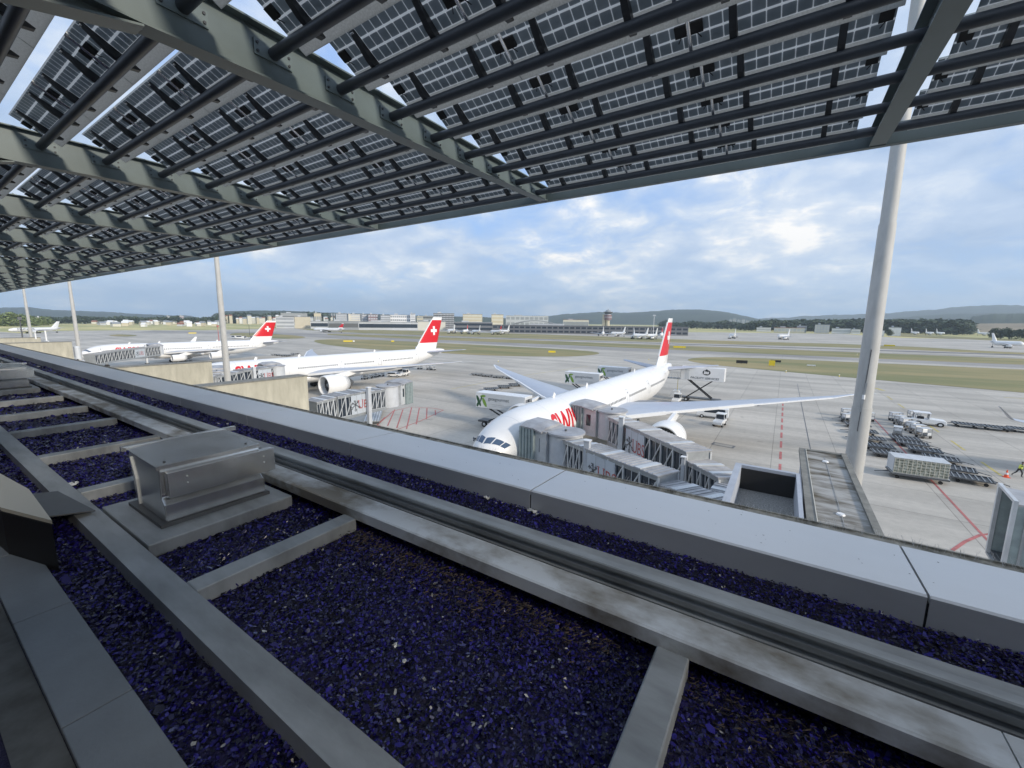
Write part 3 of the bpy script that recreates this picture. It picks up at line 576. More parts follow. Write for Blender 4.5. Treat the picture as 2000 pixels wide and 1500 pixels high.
pole('radio_mast', 648, 0, 612, 880, .45, 'white', 'left one of two red and white radio masts', 'radio mast', bands=True)
pole('radio_mast', 652.5, 0, 612.5, 880, .45, 'white', 'right one of two red and white radio masts', 'radio mast', bands=True)
pole('light_pole', 1278, 0, 616, 560, .35, 'white', 'tall white light pole in front of the long pier', 'light pole', head=1.6)
pole('light_pole', 486, 0, 634, 520, .3, 'dgrey', 'dark pole standing behind the third airliner', 'light pole')
pole('light_pole', 425, 0, 637, 400, .3, 'redpaint', 'short reddish obstruction light pole on the verge', 'light pole', head=.8)
pole('light_pole', 38, 0, 622, 260, .3, 'dgrey', 'thin dark lamp pole over the far left airliner', 'light pole', head=.9)

# ------------------------------------------------------------------ aircraft
def crspline(xs, ys, n):
    t = np.linspace(xs[0], xs[-1], n); m = np.gradient(ys, xs)
    # limit the slopes so the outline never overshoots
    d = np.diff(ys)/np.diff(xs)
    for i in range(len(d)):
        if abs(d[i]) < 1e-9: m[i] = m[i+1] = 0
        else:
            a, b = m[i]/d[i], m[i+1]/d[i]; q = math.hypot(max(a, 0), max(b, 0))
            if a < 0: m[i] = 0
            if b < 0: m[i+1] = 0
            if q > 3: m[i] = 3*a/q*d[i]; m[i+1] = 3*b/q*d[i]
    out = []
    for x in t:
        i = min(len(xs)-2, int(np.searchsorted(xs, x, side='right')-1)); h = xs[i+1]-xs[i]; u = (x-xs[i])/h
        out.append((2*u**3-3*u*u+1)*ys[i]+(u**3-2*u*u+u)*h*m[i]+(-2*u**3+3*u*u)*ys[i+1]+(u**3-u*u)*h*m[i+1])
    return t, np.array(out)
ST777 = [(0, .05, 4.55), (.35, .75, 4.6), (1.2, 1.5, 4.8), (2.5, 2.15, 5.05), (4.2, 2.62, 5.3), (6.5, 2.95, 5.45), (9.5, 3.1, 5.5), (50, 3.1, 5.5), (55, 2.95, 5.62), (60, 2.5, 6.0), (65, 1.85, 6.6), (69.5, 1.2, 7.1), (72.5, .75, 7.4), (73.9, .35, 7.55)]
ST340 = [(0, .05, 4.6), (.35, .7, 4.65), (1.2, 1.35, 4.8), (2.5, 1.95, 5.0), (4.2, 2.4, 5.2), (6.5, 2.7, 5.3), (9, 2.82, 5.35), (44, 2.82, 5.35), (49, 2.6, 5.55), (54, 2.05, 6.1), (58.5, 1.4, 6.6), (62, .85, 6.9), (63.6, .45, 7.0)]
def airliner(loc, rz, label, ST, scale=1.0, wings=None, stab=None, fin=None, engines=(), windows=(), doors=(), text=None, group=None,
             finmat='red', cross=True, lod=1, body='hull', winglet=False, gear=True, enginem='white', band=None, only=None):
    """local axes: +Y back from the nose, +X port side"""
    S = scale; t = empty('airliner', loc, rz, label, 'airliner', group)
    xs = [s[0]*S for s in ST]; nn = 90 if lod else 34; nr = 48 if lod else 16
    sx, R = crspline(xs, [s[1] for s in ST], nn); _, Z = crspline(xs, [s[2] for s in ST], nn)
    u = np.linspace(0, 1, nn); sx = np.interp(u**1.0, u, sx)
    dense = np.concatenate([np.linspace(0, 10*S, 40 if lod else 12), np.linspace(10*S, xs[-1], 56 if lod else 22)[1:]])
    R = np.interp(dense, sx, R); Z = np.interp(dense, sx, Z); R[0] = .05
    def surf(s, a, off=0.0):
        r = float(np.interp(s, dense, R))+off; z = float(np.interp(s, dense, Z)); return Vector((r*math.sin(a), s, z+r*math.cos(a)))
    mb = MB(); mb.loft([[tuple(surf(s, 2*PI*i/nr)) for i in range(nr)] for s in dense], body); mb.build('fuselage', t)
    if lod:       # wing-to-body fairing
        mb = MB(); ws = wings[0]; w0 = ws[1]*S-3; w1 = ws[2]*S+4
        mb.loft([[(rw*math.sin(2*PI*i/24), s, zc_+rh_*math.cos(2*PI*i/24)) for i in range(24)] for s, rw, rh_, zc_ in
                 [(w0, .3, .3, 3.3), (w0+2.5, 2.6, 1.2, 3.4), (w0+6, 3.5, 1.7, 3.7), (w1-7, 3.6, 1.7, 3.7), (w1-2.5, 2.7, 1.2, 3.5), (w1, .3, .3, 3.4)]], body); mb.build('belly_fairing', t)
    def foil(sec, m, port=1, vertical=False, m2=None, n=14):
        rings = []
        for (d, le, te, z, th) in sec:
            le *= S; te *= S; ring = []
            for i in range(n):
                a = 2*PI*i/n; c = (1-math.cos(a))/2; y = le+(te-le)*c; hh = th/2*math.sin(a)*(1.6*math.sqrt(max(0, 1-c))*(.35+c**.35) if c < 1 else 0)
                ring.append((hh, y, z) if vertical else (port*d, y, z+hh))
            rings.append(ring)
        mb = MB(); mb.loft(rings, m); return mb
    if wings:
        for port in (1, -1):
            mb = foil(wings, 'wing', port); wg = mb.build('wing', t)
            if lod:
                le = MB()      # bright leading edge strip, spoilers, flap track fairings
                for a, b in zip(wings[:-1], wings[1:]):
                    for p, q in ((a, b),):
                        A = Vector((port*p[0], p[1]*S-.03, p[3])); Bv = Vector((port*q[0], q[1]*S-.03, q[3])); le.bar(A, Bv, .34, max(.06, min(.5, (p[4]+q[4])*.22)), 'white')
                le.build('leading_edge', wg)
                for fr in (.2, .42, .6):
                    d = wings[0][0]+(wings[-1][0]-wings[0][0])*fr; ds = [w[0] for w in wings]
                    te = np.interp(d, ds, [w[2] for w in wings])*S; zz = np.interp(d, ds, [w[3] for w in wings])
                    MB().loft([[(port*d+r*math.sin(2*PI*i/8), te+yy, zz-.35+r*1.1*math.cos(2*PI*i/8)) for i in range(8)] for yy, r in ((-4, .05), (-2.5, .3), (-.5, .3), (1.2, .04))], 'wing').build('flap_fairing', wg)
                p0, p1 = wings[0], wings[1]
                q = lambda d, c: (port*d, (np.interp(d, [w[0] for w in wings], [w[1] for w in wings])*(1-c)+np.interp(d, [w[0] for w in wings], [w[2] for w in wings])*c)*S, float(np.interp(d, [w[0] for w in wings], [w[3] for w in wings]))+float(np.interp(d, [w[0] for w in wings], [w[4] for w in wings]))*.5*(.9-.35*c)+.10)
                sp = MB(); sp.add([q(p0[0]+.6, .70), q(p0[0]+3.2, .72), q(p0[0]+4.4, .93), q(p0[0]+.9, .93)], [(0, 1, 2, 3)], 'wingdark'); sp.build('walkway_panel', wg)
            if winglet:
                w = wings[-1]; MB().add([(port*w[0], w[1]*S, w[3]), (port*w[0], w[2]*S, w[3]), (port*(w[0]+.5), w[2]*S+.9, w[3]+2.2), (port*(w[0]+.5), w[2]*S+.1, w[3]+2.2),
                    (port*w[0]+.1, w[1]*S, w[3]), (port*w[0]+.1, w[2]*S, w[3]), (port*(w[0]+.5)+.1, w[2]*S+.9, w[3]+2.2), (port*(w[0]+.5)+.1, w[2]*S+.1, w[3]+2.2)], [(0, 1, 2, 3), (4, 7, 6, 5), (0, 4, 5, 1), (2, 6, 7, 3), (1, 5, 6, 2), (0, 3, 7, 4)], 'white').build('winglet', wg)
    if stab:
        for port in (1, -1): foil(stab, 'wing', port).build('tailplane', t)
    if fin:
        lo, hi = fin; fz = lambda z: (np.interp(z, [lo[2], hi[2]], [lo[0], hi[0]]), np.interp(z, [lo[2], hi[2]], [lo[1], hi[1]]), np.interp(z, [lo[2], hi[2]], [.95, .28]))
        zs = [lo[2], lo[2]+(hi[2]-lo[2])*.20, hi[2]-(hi[2]-lo[2])*.09, hi[2]]; rt = MB()
        for k, (za, zb) in enumerate(zip(zs[:-1], zs[1:])):
            sec = [(0, fz(z)[0], fz(z)[1], z, fz(z)[2]) for z in (za, zb)]; o = foil(sec, finmat if k == 1 else 'white', 1, True, n=20); rt.merge(o)
        fo = rt.build('fin', t)
        if finmat == 'red' and lod:
            e = MB(); A = Vector((0, fz(zs[1])[0]*S-.02, zs[1])); Bv = Vector((0, fz(zs[2])[0]*S-.02, zs[2])); e.bar(A, Bv, .26, .30, 'white', up=(0, 1, 0)); e.build('fin_leading_edge', fo)
        if cross:
            zc_ = lo[2]+(hi[2]-lo[2])*.575; f0 = fz(zc_); yc = (f0[0]*.47+f0[1]*.53)*S; a = (hi[2]-lo[2])*.045; b = a*3.1
            for sd in (1, -1):
                mb = MB()
                def hx(y, z):
                    q = fz(z); c = max(.01, min(.99, (y/S-q[0])/(q[1]-q[0]))); return sd*(q[2]/2*math.sin(math.acos(1-2*c))*1.6*math.sqrt(1-c)*(.35+c**.35)+.02)
                for y0, y1, z0, z1 in ((-b, b, -a, a), (-a, a, a, b), (-a, a, -b, -a)):
                    g = [(yy, zz) for zz in np.linspace(z0, z1, 4) for yy in np.linspace(y0, y1, 7)]
                    mb.add([(hx(yc+y, zc_+z)+sd*.03, yc+y, zc_+z) for y, z in g], [(7*i+j, 7*i+j+1, 7*i+j+8, 7*i+j+7) for i in range(3) for j in range(6)], 'white')
                mb.build('cross_emblem', fo)
    for (d, s0, L, r, z) in engines:
        s0 = s0*S
        for port in (1, -1):
            X = port*d; g = MB(); n = 32 if lod else 14
            ring = lambda y, rr, zz=0: [(X+rr*math.sin(2*PI*i/n), y, z+zz+rr*math.cos(2*PI*i/n)) for i in range(n)]
            g.loft([ring(s0+1.6, r*.80), ring(s0+.5, r*.82), ring(s0+.12, r*.86), ring(s0, r*.91), ring(s0+.12, r*.96), ring(s0+.6, r), ring(s0+L*.4, r*1.03), ring(s0+L*.72, r*.93), ring(s0+L, r*.72), ring(s0+L-.1, r*.66)], enginem, cap=False)
            nac = g.build('engine', t)
            f = MB(); f.loft([ring(s0+1.58, r*.80), ring(s0+1.6, r*.02)], 'dgrey', cap=False); f.loft([ring(s0+.75, .03), ring(s0+1.0, r*.16), ring(s0+1.58, r*.27)], 'mid', cap=False)
            if lod:
                for k in range(22):
                    a = 2*PI*k/22; f.add([(X+q*math.sin(a+da), s0+1.45+dy, z+q*math.cos(a+da)) for q, da, dy in ((r*.27, 0, 0), (r*.79, -.05, 0), (r*.79, .12, .1), (r*.27, .15, .1))], [(0, 1, 2, 3)], 'dark')
            f.build('fan', nac)
            c = MB(); c.loft([ring(s0+L-.6, r*.60), ring(s0+L+1.0, r*.42), ring(s0+L+2.0, r*.10)], 'dgrey'); c.build('exhaust', nac)
            wz = float(np.interp(d, [w[0] for w in wings], [w[3] for w in wings])); wl = float(np.interp(d, [w[0] for w in wings], [w[1] for w in wings]))*S
            MB().add([(X+k*.22, y, zz) for k in (-1, 1) for y, zz in ((s0+L*.45, z+r*.97), (wl+.6, wz+.05), (wl+4.0, wz-.2), (s0+L, z+r*.6))], [(0, 1, 2, 3), (7, 6, 5, 4), (0, 4, 5, 1), (1, 5, 6, 2), (2, 6, 7, 3)], 'white').build('pylon', t)
    if windows:
        wm_ = None
        for (s0, s1, zz) in windows:
            n = int((s1-s0)/.54)
            for k in range(n):
                s = (s0+k*.54)*S; z = float(np.interp(s, dense, Z)); r = float(np.interp(s, dense, R)); a = math.acos(max(-.9, min(.9, (zz-z)/r))); da = .19/r
                mb = MB(); mb.add([surf(s+dy, a+d_, .012) for dy, d_ in ((-.11, -da), (.11, -da), (.14, 0), (.11, da), (-.11, da), (-.14, 0))], [(0, 1, 2, 3, 4, 5)], 'glass')
                mb.build('cabin_window', t)
    for (s, zz) in doors:
        s *= S; mb = MB(); z = float(np.interp(s, dense, Z)); r = float(np.interp(s, dense, R)); a0 = math.acos((zz+1.25-z)/r); a1 = math.acos(max(-.98, (zz-.95-z)/r))
        for (y0, y1, b0, b1) in ((-.62, -.55, a0, a1), (.55, .62, a0, a1), (-.62, .62, a0, a0+.022), (-.62, .62, a1-.022, a1)):
            g = [(y, b) for b in np.linspace(b0, b1, 7) for y in (y0, y1)]; mb.add([surf(s+y, b, .012) for y, b in g], [(2*i, 2*i+1, 2*i+3, 2*i+2) for i in range(6)], 'grey')
        mb.add([surf(s+y, b, .013) for y, b in ((-.1, a0+.14), (.1, a0+.14), (.1, a0+.23), (-.1, a0+.23))], [(0, 1, 2, 3)], 'glass'); mb.build('door', t)
    if lod and only != 'noscreen':       # flight deck panes, three each side
        for port in (1, -1):
            for (sa, sb, aa, ab, ta, tb) in ((1.22, 1.78, .05, .44, 0, .22), (1.48, 2.08, .50, .86, .0, .40), (1.92, 2.50, .90, 1.12, .0, .25)):
                mb = MB(); g = []
                for i in range(5):
                    f = i/4; a = (aa+(ab-aa)*f)*port; s_lo = sa+ta+(tb)*f; s_hi = sb+(.35*f if ta == 0 else 0)
                    for j in range(4): g.append(surf((s_lo+(s_hi-s_lo)*j/3)*S, a, .02))
                mb.add(g, [(4*i+j, 4*i+j+1, 4*i+j+5, 4*i+j+4) for i in range(4) for j in range(3)], 'skyglass'); mb.build('cockpit_window', t)
    if text:
        txt, m, s0, zc_, size, shear, bold, stx = text; s0 *= S
        def pl(x, y):
            s = s0+x; z = float(np.interp(s, dense, Z)); r = float(np.interp(s, dense, R)); a = math.acos(max(-.95, min(.95, (zc_-size*.36-z)/r)))-y/r*1.02; return surf(s, a, .018)
        text_mb(txt, size, m, pl, bold=bold, shear=shear, sx=stx, cuts=10 if lod else 3).build('title', t)
    if gear:
        for (x, y) in ((0, ST[5][0]*S), (5.3, (wings[0][1]*.45+wings[0][2]*.55)*S), (-5.3, (wings[0][1]*.45+wings[0][2]*.55)*S)):
            g = MB(); g.cyl((x, y, .6), (x, y, 3.2), .16, .2, 'lgrey', 10); lg = g.build('landing_gear', t)
            for dx in (-.45, .45):
                for dy in ((-1.4, 0, 1.4) if x else (0,)): MB().cyl((x+dx-.2, y+dy, .6), (x+dx+.2, y+dy, .6), .6, .6, 'black', 16).build('wheel', lg)
    if lod:
        mb = MB()
        for s in (.2, .33, .62): mb.bar(surf(s*xs[-1], 0, -.05), surf(s*xs[-1]+.35, 0, .5), .08, .5, 'white')
        mb.build('antenna', t)
    return t
W777 = [(2.6, 24.0, 38.6, 4.3, 1.7), (9.8, 29.6, 38.6, 5.2, 1.05), (20, 36.8, 41.6, 6.35, .5), (29.3, 43.2, 45.2, 7.35, .22), (32.4, 46.4, 46.9, 7.75, .06)]
T777 = [(.8, 63.6, 70.2, 7.3, .7), (10.8, 71.0, 73.3, 8.3, .16)]
F777 = ((61.0, 70.4, 8.3), (69.3, 73.4, 18.75))
SC777 = 1.042
kw = dict(ST=ST777, scale=SC777, wings=W777, stab=T777, fin=F777, engines=[(10.9, 23.6, 6.0, 2.35, 2.55)], windows=[(22.6, 33.0, 6.15), (34.6, 44.0, 6.15), (46.6, 58.2, 6.15)], doors=[(4.9, 6.0), (14.6, 6.0), (33.8, 6.0), (45.3, 6.0), (59.6, 6.2)],
          text=('SWISS', 'red', 9.3, 6.3, 4.4, .22, .10, .66), group='white airliners with red tails at the gates')
airliner((-22.8, 28.8, 0), 0, 'nearest white airliner with red tail, two jet bridges at its door', **kw)
airliner((-98.6, 30.6, 0), 0, 'white airliner seen side-on behind the nearer concrete wall, red lettering', **kw)
W340 = [(2.4, 21.0, 32.0, 4.1, 1.5), (9.2, 26.0, 33.0, 4.9, .9), (20, 33.5, 37.8, 5.9, .45), (29.8, 40.4, 42.4, 6.8, .15)]
airliner((-199, 37.0, 0), 0, 'farthest white airliner at a gate, four engines, red tail, left of the tall mast', ST340, 1.05, W340, [(.7, 54.0, 60.5, 6.8, .6), (9.7, 60.3, 62.6, 7.7, .14)], ((51.5, 60.6, 7.9), (59.4, 63.4, 16.8)),
         engines=[(9.3, 21.5, 4.6, 1.25, 2.75), (19.2, 29.8, 4.6, 1.25, 3.7)], windows=[(19, 34, 5.85), (37, 51, 5.85)], doors=[(5, 5.7), (35.5, 5.7), (52.2, 5.9)], text=('SWISS', 'red', 8.2, 5.9, 3.6, .22, .09, .7), winglet=True, group='white airliners with red tails at the gates')
# a tail end of another aircraft's wing enters at the right edge
w = empty('airliner', (66, 78, 0), 0, 'airliner mostly out of frame, only its blade winglet shows at the right edge', 'airliner')
mbw = MB(); a0 = G(2014, 827, 6.2)-Vector((66, 78, 0)); a1 = G(1975, 818, 6.6)-Vector((66, 78, 0)); a2 = G(1952, 794, 8.8)-Vector((66, 78, 0))
mbw.loft([[(p.x, p.y-wd, p.z), (p.x, p.y, p.z+.12*wd), (p.x, p.y+wd, p.z), (p.x, p.y, p.z-.12*wd)] for p, wd in ((Vector((a0.x+26, a0.y+3, a0.z-2)), 4.2), (a0, 1.5), (a1, 1.0), (a2, .35))], 'wing', smooth=False); mbw.build('wing', w)
SM = dict(ST=[(0, .05, 3.6), (.5, .8, 3.6), (2.5, 1.6, 3.8), (5, 1.95, 3.9), (30, 1.95, 3.9), (36, 1.3, 4.5), (39, .6, 4.9), (40, .2, 5)], wings=[(1.7, 14, 20.5, 3.0, .9), (17, 21.5, 23.2, 4.3, .15)], stab=[(.5, 34.5, 38, 5, .3), (6.2, 37.5, 39.2, 5.6, .1)],
          fin=((31.5, 37.5, 5.6), (37, 39.6, 12.2)), engines=[(5.6, 12.5, 3.4, 1.1, 1.9)], lod=0, cross=False)
def far_plane(px, D, ang, label, sc=1.0, finmat='white', text=None, group='small far-off aircraft', body='white', y=None):
    P = FAR(px, 640, D) if y is None else G(px, y); sc *= .52 if sc < 1.2 else .9; return airliner((P.x, P.y, 0), ang, label, scale=sc, finmat=finmat, text=text, group=group, body=body, gear=True, **SM)
a = G(17, 652); b = G(134, 649.0); d = b-a
airliner((a.x, a.y, 0), math.atan2(-d.x, d.y), 'white airliner taxiing at the far left with dark lettering on its side', scale=1.25, finmat='white', text=('FINNAIR', 'letter', 5, 4.5, 2.9, .0, .04, 1.45), group=None, body='white', **{k: v for k, v in SM.items()})
far_plane(612, 640, math.radians(-70), 'white airliner on the far taxiway with a red-tipped tail', 1.35, 'red')
for k, (px, D, ang, sc) in enumerate([(905, 560, 20, .9), (922, 560, -100, .8), (958, 560, -95, .95), (972, 575, -60, .8), (1178, 540, 20, .9), (1193, 545, -80, .9), (1292, 520, 10, .9), (1236, 470, -75, .8), (1250, 470, 40, .8), (874, 590, -80, .6), (1262, 470, -60, .6), (880, 600, 15, .6)]):
    far_plane(px, D, math.radians(ang), ['white aircraft nose-on at the far terminal, leftmost of the cluster', 'white aircraft side-on beside the leftmost of the far cluster', 'white aircraft with tall tail left of the curved roof', 'white aircraft half hidden behind its neighbour near the curved roof', 'white aircraft tail-up beneath the control tower', 'white aircraft side-on right of the control tower foot', 'white aircraft near the right tail of the near airliner', 'small white aircraft alone on the far apron, left of a pair', 'small white aircraft, middle of the group on the far apron', 'tiny white business aircraft left of the terminal', 'small white aircraft, right of the group on the far apron', 'second tiny white business aircraft left of the terminal'][k], sc, 'red' if k in (0, 2, 6) else 'white')
far_plane(1518, 0, math.radians(-65), 'lone white small jet on the far runway apron', .62, 'white', y=663)
far_plane(1424, 0, math.radians(-110), 'tiny light aircraft on the far apron left of the lone jet', .35, 'white', y=661)
far_plane(1935, 0, math.radians(70), 'white jet parked on the far right apron beneath the field', .9, 'white', y=655.5)
far_plane(1795, 0, math.radians(80), 'small white jet before the forest, leftmost of three', .6, 'white', y=654)
far_plane(1824, 0, math.radians(80), 'small white jet before the forest, middle of three', .6, 'white', y=654.5)
far_plane(1845, 0, math.radians(80), 'small white jet before the forest, rightmost of three', .6, 'white', y=654.8)
far_plane(1999, 0, math.radians(70), 'white airliner entering at the right edge on the runway', .9, 'white', y=681)

# ------------------------------------------------------------------ floodlight masts
def mast(loc, label, door=False):
    t = empty('floodlight_mast', loc, 0, label, 'mast', 'tall floodlight masts along the gates'); zs = [0, 13.2, 22.9, 38]; rr = [.455, .415, .33, .25]
    for k in range(3):
        m = MB(); r0 = rr[k]; r1 = rr[k+1]+.03; m.cyl((0, 0, zs[k]), (0, 0, zs[k+1]), r0-(.0 if k == 0 else .0), r1-.0, 'mast', 40); m.build('shaft_section', t)
    m = MB(); m.box(-1.6, 1.6, -.5, .5, 38, 38.4, 'grey')
    for k in range(4): m.box(-1.5+.8*k, -.9+.8*k, -.9, -.45, 37.7, 38.3, 'dgrey')
    m.build('lamp_head', t)
    if door:
        q = MB(); q.bar((-.12, -.43, 11.9), (.0, -.40, 16.4), .04, .04, 'dgrey'); q.bar((-.10, -.44, 13.0), (-.02, -.44, 14.6), .14, .08, 'grey'); q.cyl((-.06, -.50, 13.7), (-.06, -.47, 13.95), .07, .07, 'white', 10); q.build('cable_hook', t)
    return t
mast((3.95, 29.5, 0), 'tall floodlight mast at the right, in front of the baggage carts', True)
mast((-72.3, 29.5, 0), 'floodlight mast in front of the second airliner, between the concrete walls')
mast((-157, 29.5, 0), 'floodlight mast left of the farthest gate airliner')
mast((-216, 29.5, 0), 'floodlight mast nearest the left edge, by the taxiing airliner')

# ------------------------------------------------------------------ concrete walls, block and open shaft
def conc_wall(x, y1, label, w=2.0, h=10.7):
    t = empty('concrete_wall', (x, 0, 0), 0, label, 'wall', 'board-marked concrete walls between the gates')
    MB().box(-w, 0, 3.9, y1, 0, h, 'wall').build('body', t)
    MB().box(-w-.06, .06, 3.9, y1+.06, h, h+.13, 'wallcap').build('capping', t)
conc_wall(-48.9, 28.7, 'nearest beige concrete wall, below the second airliner engine')
conc_wall(-76.9, 29.3, 'second beige concrete wall, left of the tall mast')
conc_wall(-165.5, 29.9, 'far beige concrete wall at the left, under the wall lamp')
conc_wall(-205, 30, 'farthest beige concrete wall at the left edge')
t = empty('walkway_block', (0, 0, 0), 0, 'flat-roofed block with streaked felt roof beside the tall mast', 'building')
MB().box(1.42, 3.32, 3.9, 28.5, 0, 10.45, 'bluewall').build('wall', t)
MB().box(1.58, 3.20, 4.2, 28.3, 10.45, 10.56, 'streak').build('roof', t)
MB().box(1.28, 1.58, 4.0, 28.5, 10.45, 10.66, 'wallcap').box(3.20, 3.44, 4.0, 28.6, 10.45, 10.66, 'wallcap').box(1.58, 3.2, 28.3, 28.6, 10.45, 10.64, 'wallcap').build('roof_edge', t)
MB().bar((1.60, 4, 10.675), (1.60, 28.3, 10.675), .022, .03, 'cream').build('edge_strip', t)
MB().bar((2.42, 4, 10.585), (2.42, 27.5, 10.575), .012, .012, 'grey').build('lightning_cable', t)
for y in (19.3, 26.6):
    MB().cyl((2.4, y, 10.56), (2.4, y, 10.61), .15, .12, 'white', 16).build('roof_drain', t)
t = empty('open_shaft', (0, 0, 0), 0, 'open grey shaft with black inside, left of the streaked roof', 'building')
MB().box(-1.50, -1.22, 4, 23.3, 0, 10.7, 'bluewall').box(-1.22, 1.05, 23.05, 23.3, 0, 10.7, 'bluewall').box(1.05, 1.20, 4, 23.3, 0, 10.68, 'bluewall').build('wall', t)
MB().box(-1.215, 1.045, 22.97, 23.045, 9.51, 10.55, 'black').build('dark_lining', t)
MB().box(-1.22, 1.05, 4, 22.965, 7.9, 9.50, 'gravelgrey').build('floor', t)

# ------------------------------------------------------------------ jet bridges
def ubs_emblem(mb, cx, cz, s, place, m='letter'):
    for a in (90, 35, 145):
        a = math.radians(a); dx, dz = math.cos(a), math.sin(a); nx, nz = -dz, dx
        P = lambda u, v: place(cx+dx*u*s+nx*v*s, cz+dz*u*s+nz*v*s)
        mb.add([P(-.42, -.045), P(.42, -.045), P(.42, .045), P(-.42, .045)], [(0, 1, 2, 3)], m)
        mb.add([P(.24, .04), P(.42, .04), P(.42, .17), P(.36, .17), P(.36, .10), P(.30, .10), P(.30, .15), P(.24, .15)], [(0, 1, 2, 3, 4, 5, 6, 7)], m)
        ring = [P(-.52+.13*math.cos(q), .13*math.sin(q)) for q in np.linspace(0, 2*PI, 12, False)]; rin = [P(-.52+.06*math.cos(q), .06*math.sin(q)) for q in np.linspace(0, 2*PI, 12, False)]
        mb.add(ring+rin, [(i, (i+1) % 12, 12+(i+1) % 12, 12+i) for i in range(12)], m)
def tunnel(root, p0, p1, w, z0, z1, hgt, ad=None, glass=(0, 1), nb=7, name='tunnel', adside=-1, open_end=False):
    """boxed truss tunnel between plan points, floor levels z0, z1"""
    a = Vector((p0[0], p0[1], z0)); b = Vector((p1[0], p1[1], z1)); d = b-a; L = d.length; ex = d.normalized(); ey = Vector((-ex.y, ex.x, 0)).normalized(); ez = ex.cross(ey)
    mx = Matrix((( ex.x, ey.x, ez.x, a.x), (ex.y, ey.y, ez.y, a.y), (ex.z, ey.z, ez.z, a.z), (0, 0, 0, 1)))
    o = empty(name, (0, 0, 0)); o.parent = root; o.matrix_local = mx
    f = MB(); f.box(0, L, -w/2, w/2, -.35, 0, 'lgrey')
    for s in (-1, 1): f.box(0, L, s*w/2-.06, s*w/2+.06, hgt-.28, hgt, 'grey'); f.box(0, L, s*w/2-.07, s*w/2+.07, -.45, -.05, 'grey')
    f.build('frame', o)
    r = MB(); r.box(-.05, L+.05, -w/2-.12, w/2+.12, hgt, hgt+.09, 'bridgeroof'); n = int(L/.42)
    for k in range(n): r.box(L*k/n, L*k/n+.06, -w/2-.1, w/2+.1, hgt+.09, hgt+.14, 'bridgeroof')
    for k in range(2): r.box(L*(.3+.45*k), L*(.3+.45*k)+.5, -w/2-.11, w/2+.11, hgt+.10, hgt+.16, 'lgrey')
    r.build('roof', o)
    for s in (-1, 1): MB().box(.05, L-.05, s*w/2-.03-.10*s, s*w/2-.10*s+.02, -.05, hgt-.25, 'glass').build('side_glass', o)
    for xx in (.02, L-.14): MB().box(xx, xx+.12, -w/2+.06, w/2-.06, -.02, hgt-.02, 'grey').build('end_wall', o)
    for s in (-1, 1):
        tr = MB(); y = s*(w/2+.0)
        for k in range(nb):
            x0, x1 = L*k/nb, L*(k+1)/nb
            tr.bar((x0, y, -.05), (x1, y, hgt-.2), .10, .10, 'lgrey', up=(0, 1, 0))
            tr.bar((x1, y, -.1), (x1, y, hgt-.1), .13, .13, 'lgrey', up=(0, 1, 0))
            tr.bar((x0+(x1-x0)*.5, y*.985, -.1), (x0+(x1-x0)*.5, y*.985, hgt-.2), .05, .05, 'bridgelite', up=(0, 1, 0))
        tr.build('truss', o)
    if ad:
        x0, x1 = L*ad[0], L*ad[1]; s = adside; y = s*(w/2+.10); pn = MB(); pn.box(x0, x1, min(y, y-.06*s), max(y, y-.06*s), -.05, hgt-.22, 'adpanel')
        for k in (1, 2): xx = x0+(x1-x0)*k/3; pn.box(xx-.015, xx+.015, min(y, y+.012*s), max(y, y+.012*s), 0, hgt-.25, 'grey')
        pn.build('advert_panel', o)
        flip = (x1 if s > 0 else x0); sg = -1 if s > 0 else 1
        pl = lambda u, v: (flip+sg*u, y+.02*s, v)
        wd = x1-x0; e = MB(); ubs_emblem(e, wd*.24, hgt*.46, hgt*.52, pl); e.build('keys_emblem', o)
        def plt(u, v): return (flip+sg*(wd*.40+u), y+.02*s, hgt*.22+v)
        text_mb('UBS', hgt*.60, 'ubsred', plt, bold=-.008, sx=.76, mb=serif(plt, hgt*.60)).build('lettering', o)
    return o
def serif(pl, s):      # little slab serifs so the letters read as a book face
    mb = MB()
    for x in (.05, .44): mb.add([pl(s*(x-.06), s*.69), pl(s*(x+.10), s*.69), pl(s*(x+.10), s*.73), pl(s*(x-.06), s*.73)], [(0, 1, 2, 3)], 'ubsred')
    return mb
def column(root, x, y, z0, z1, w=.5, name='lift_column'):
    m = MB(); m.box(x-w/2, x+w/2, y-w/2, y+w/2, z0, z1, 'bridgelite'); m.box(x-w/2-.06, x+w/2+.06, y-w/2-.06, y+w/2+.06, z1, z1+.08, 'white'); m.build(name, root)
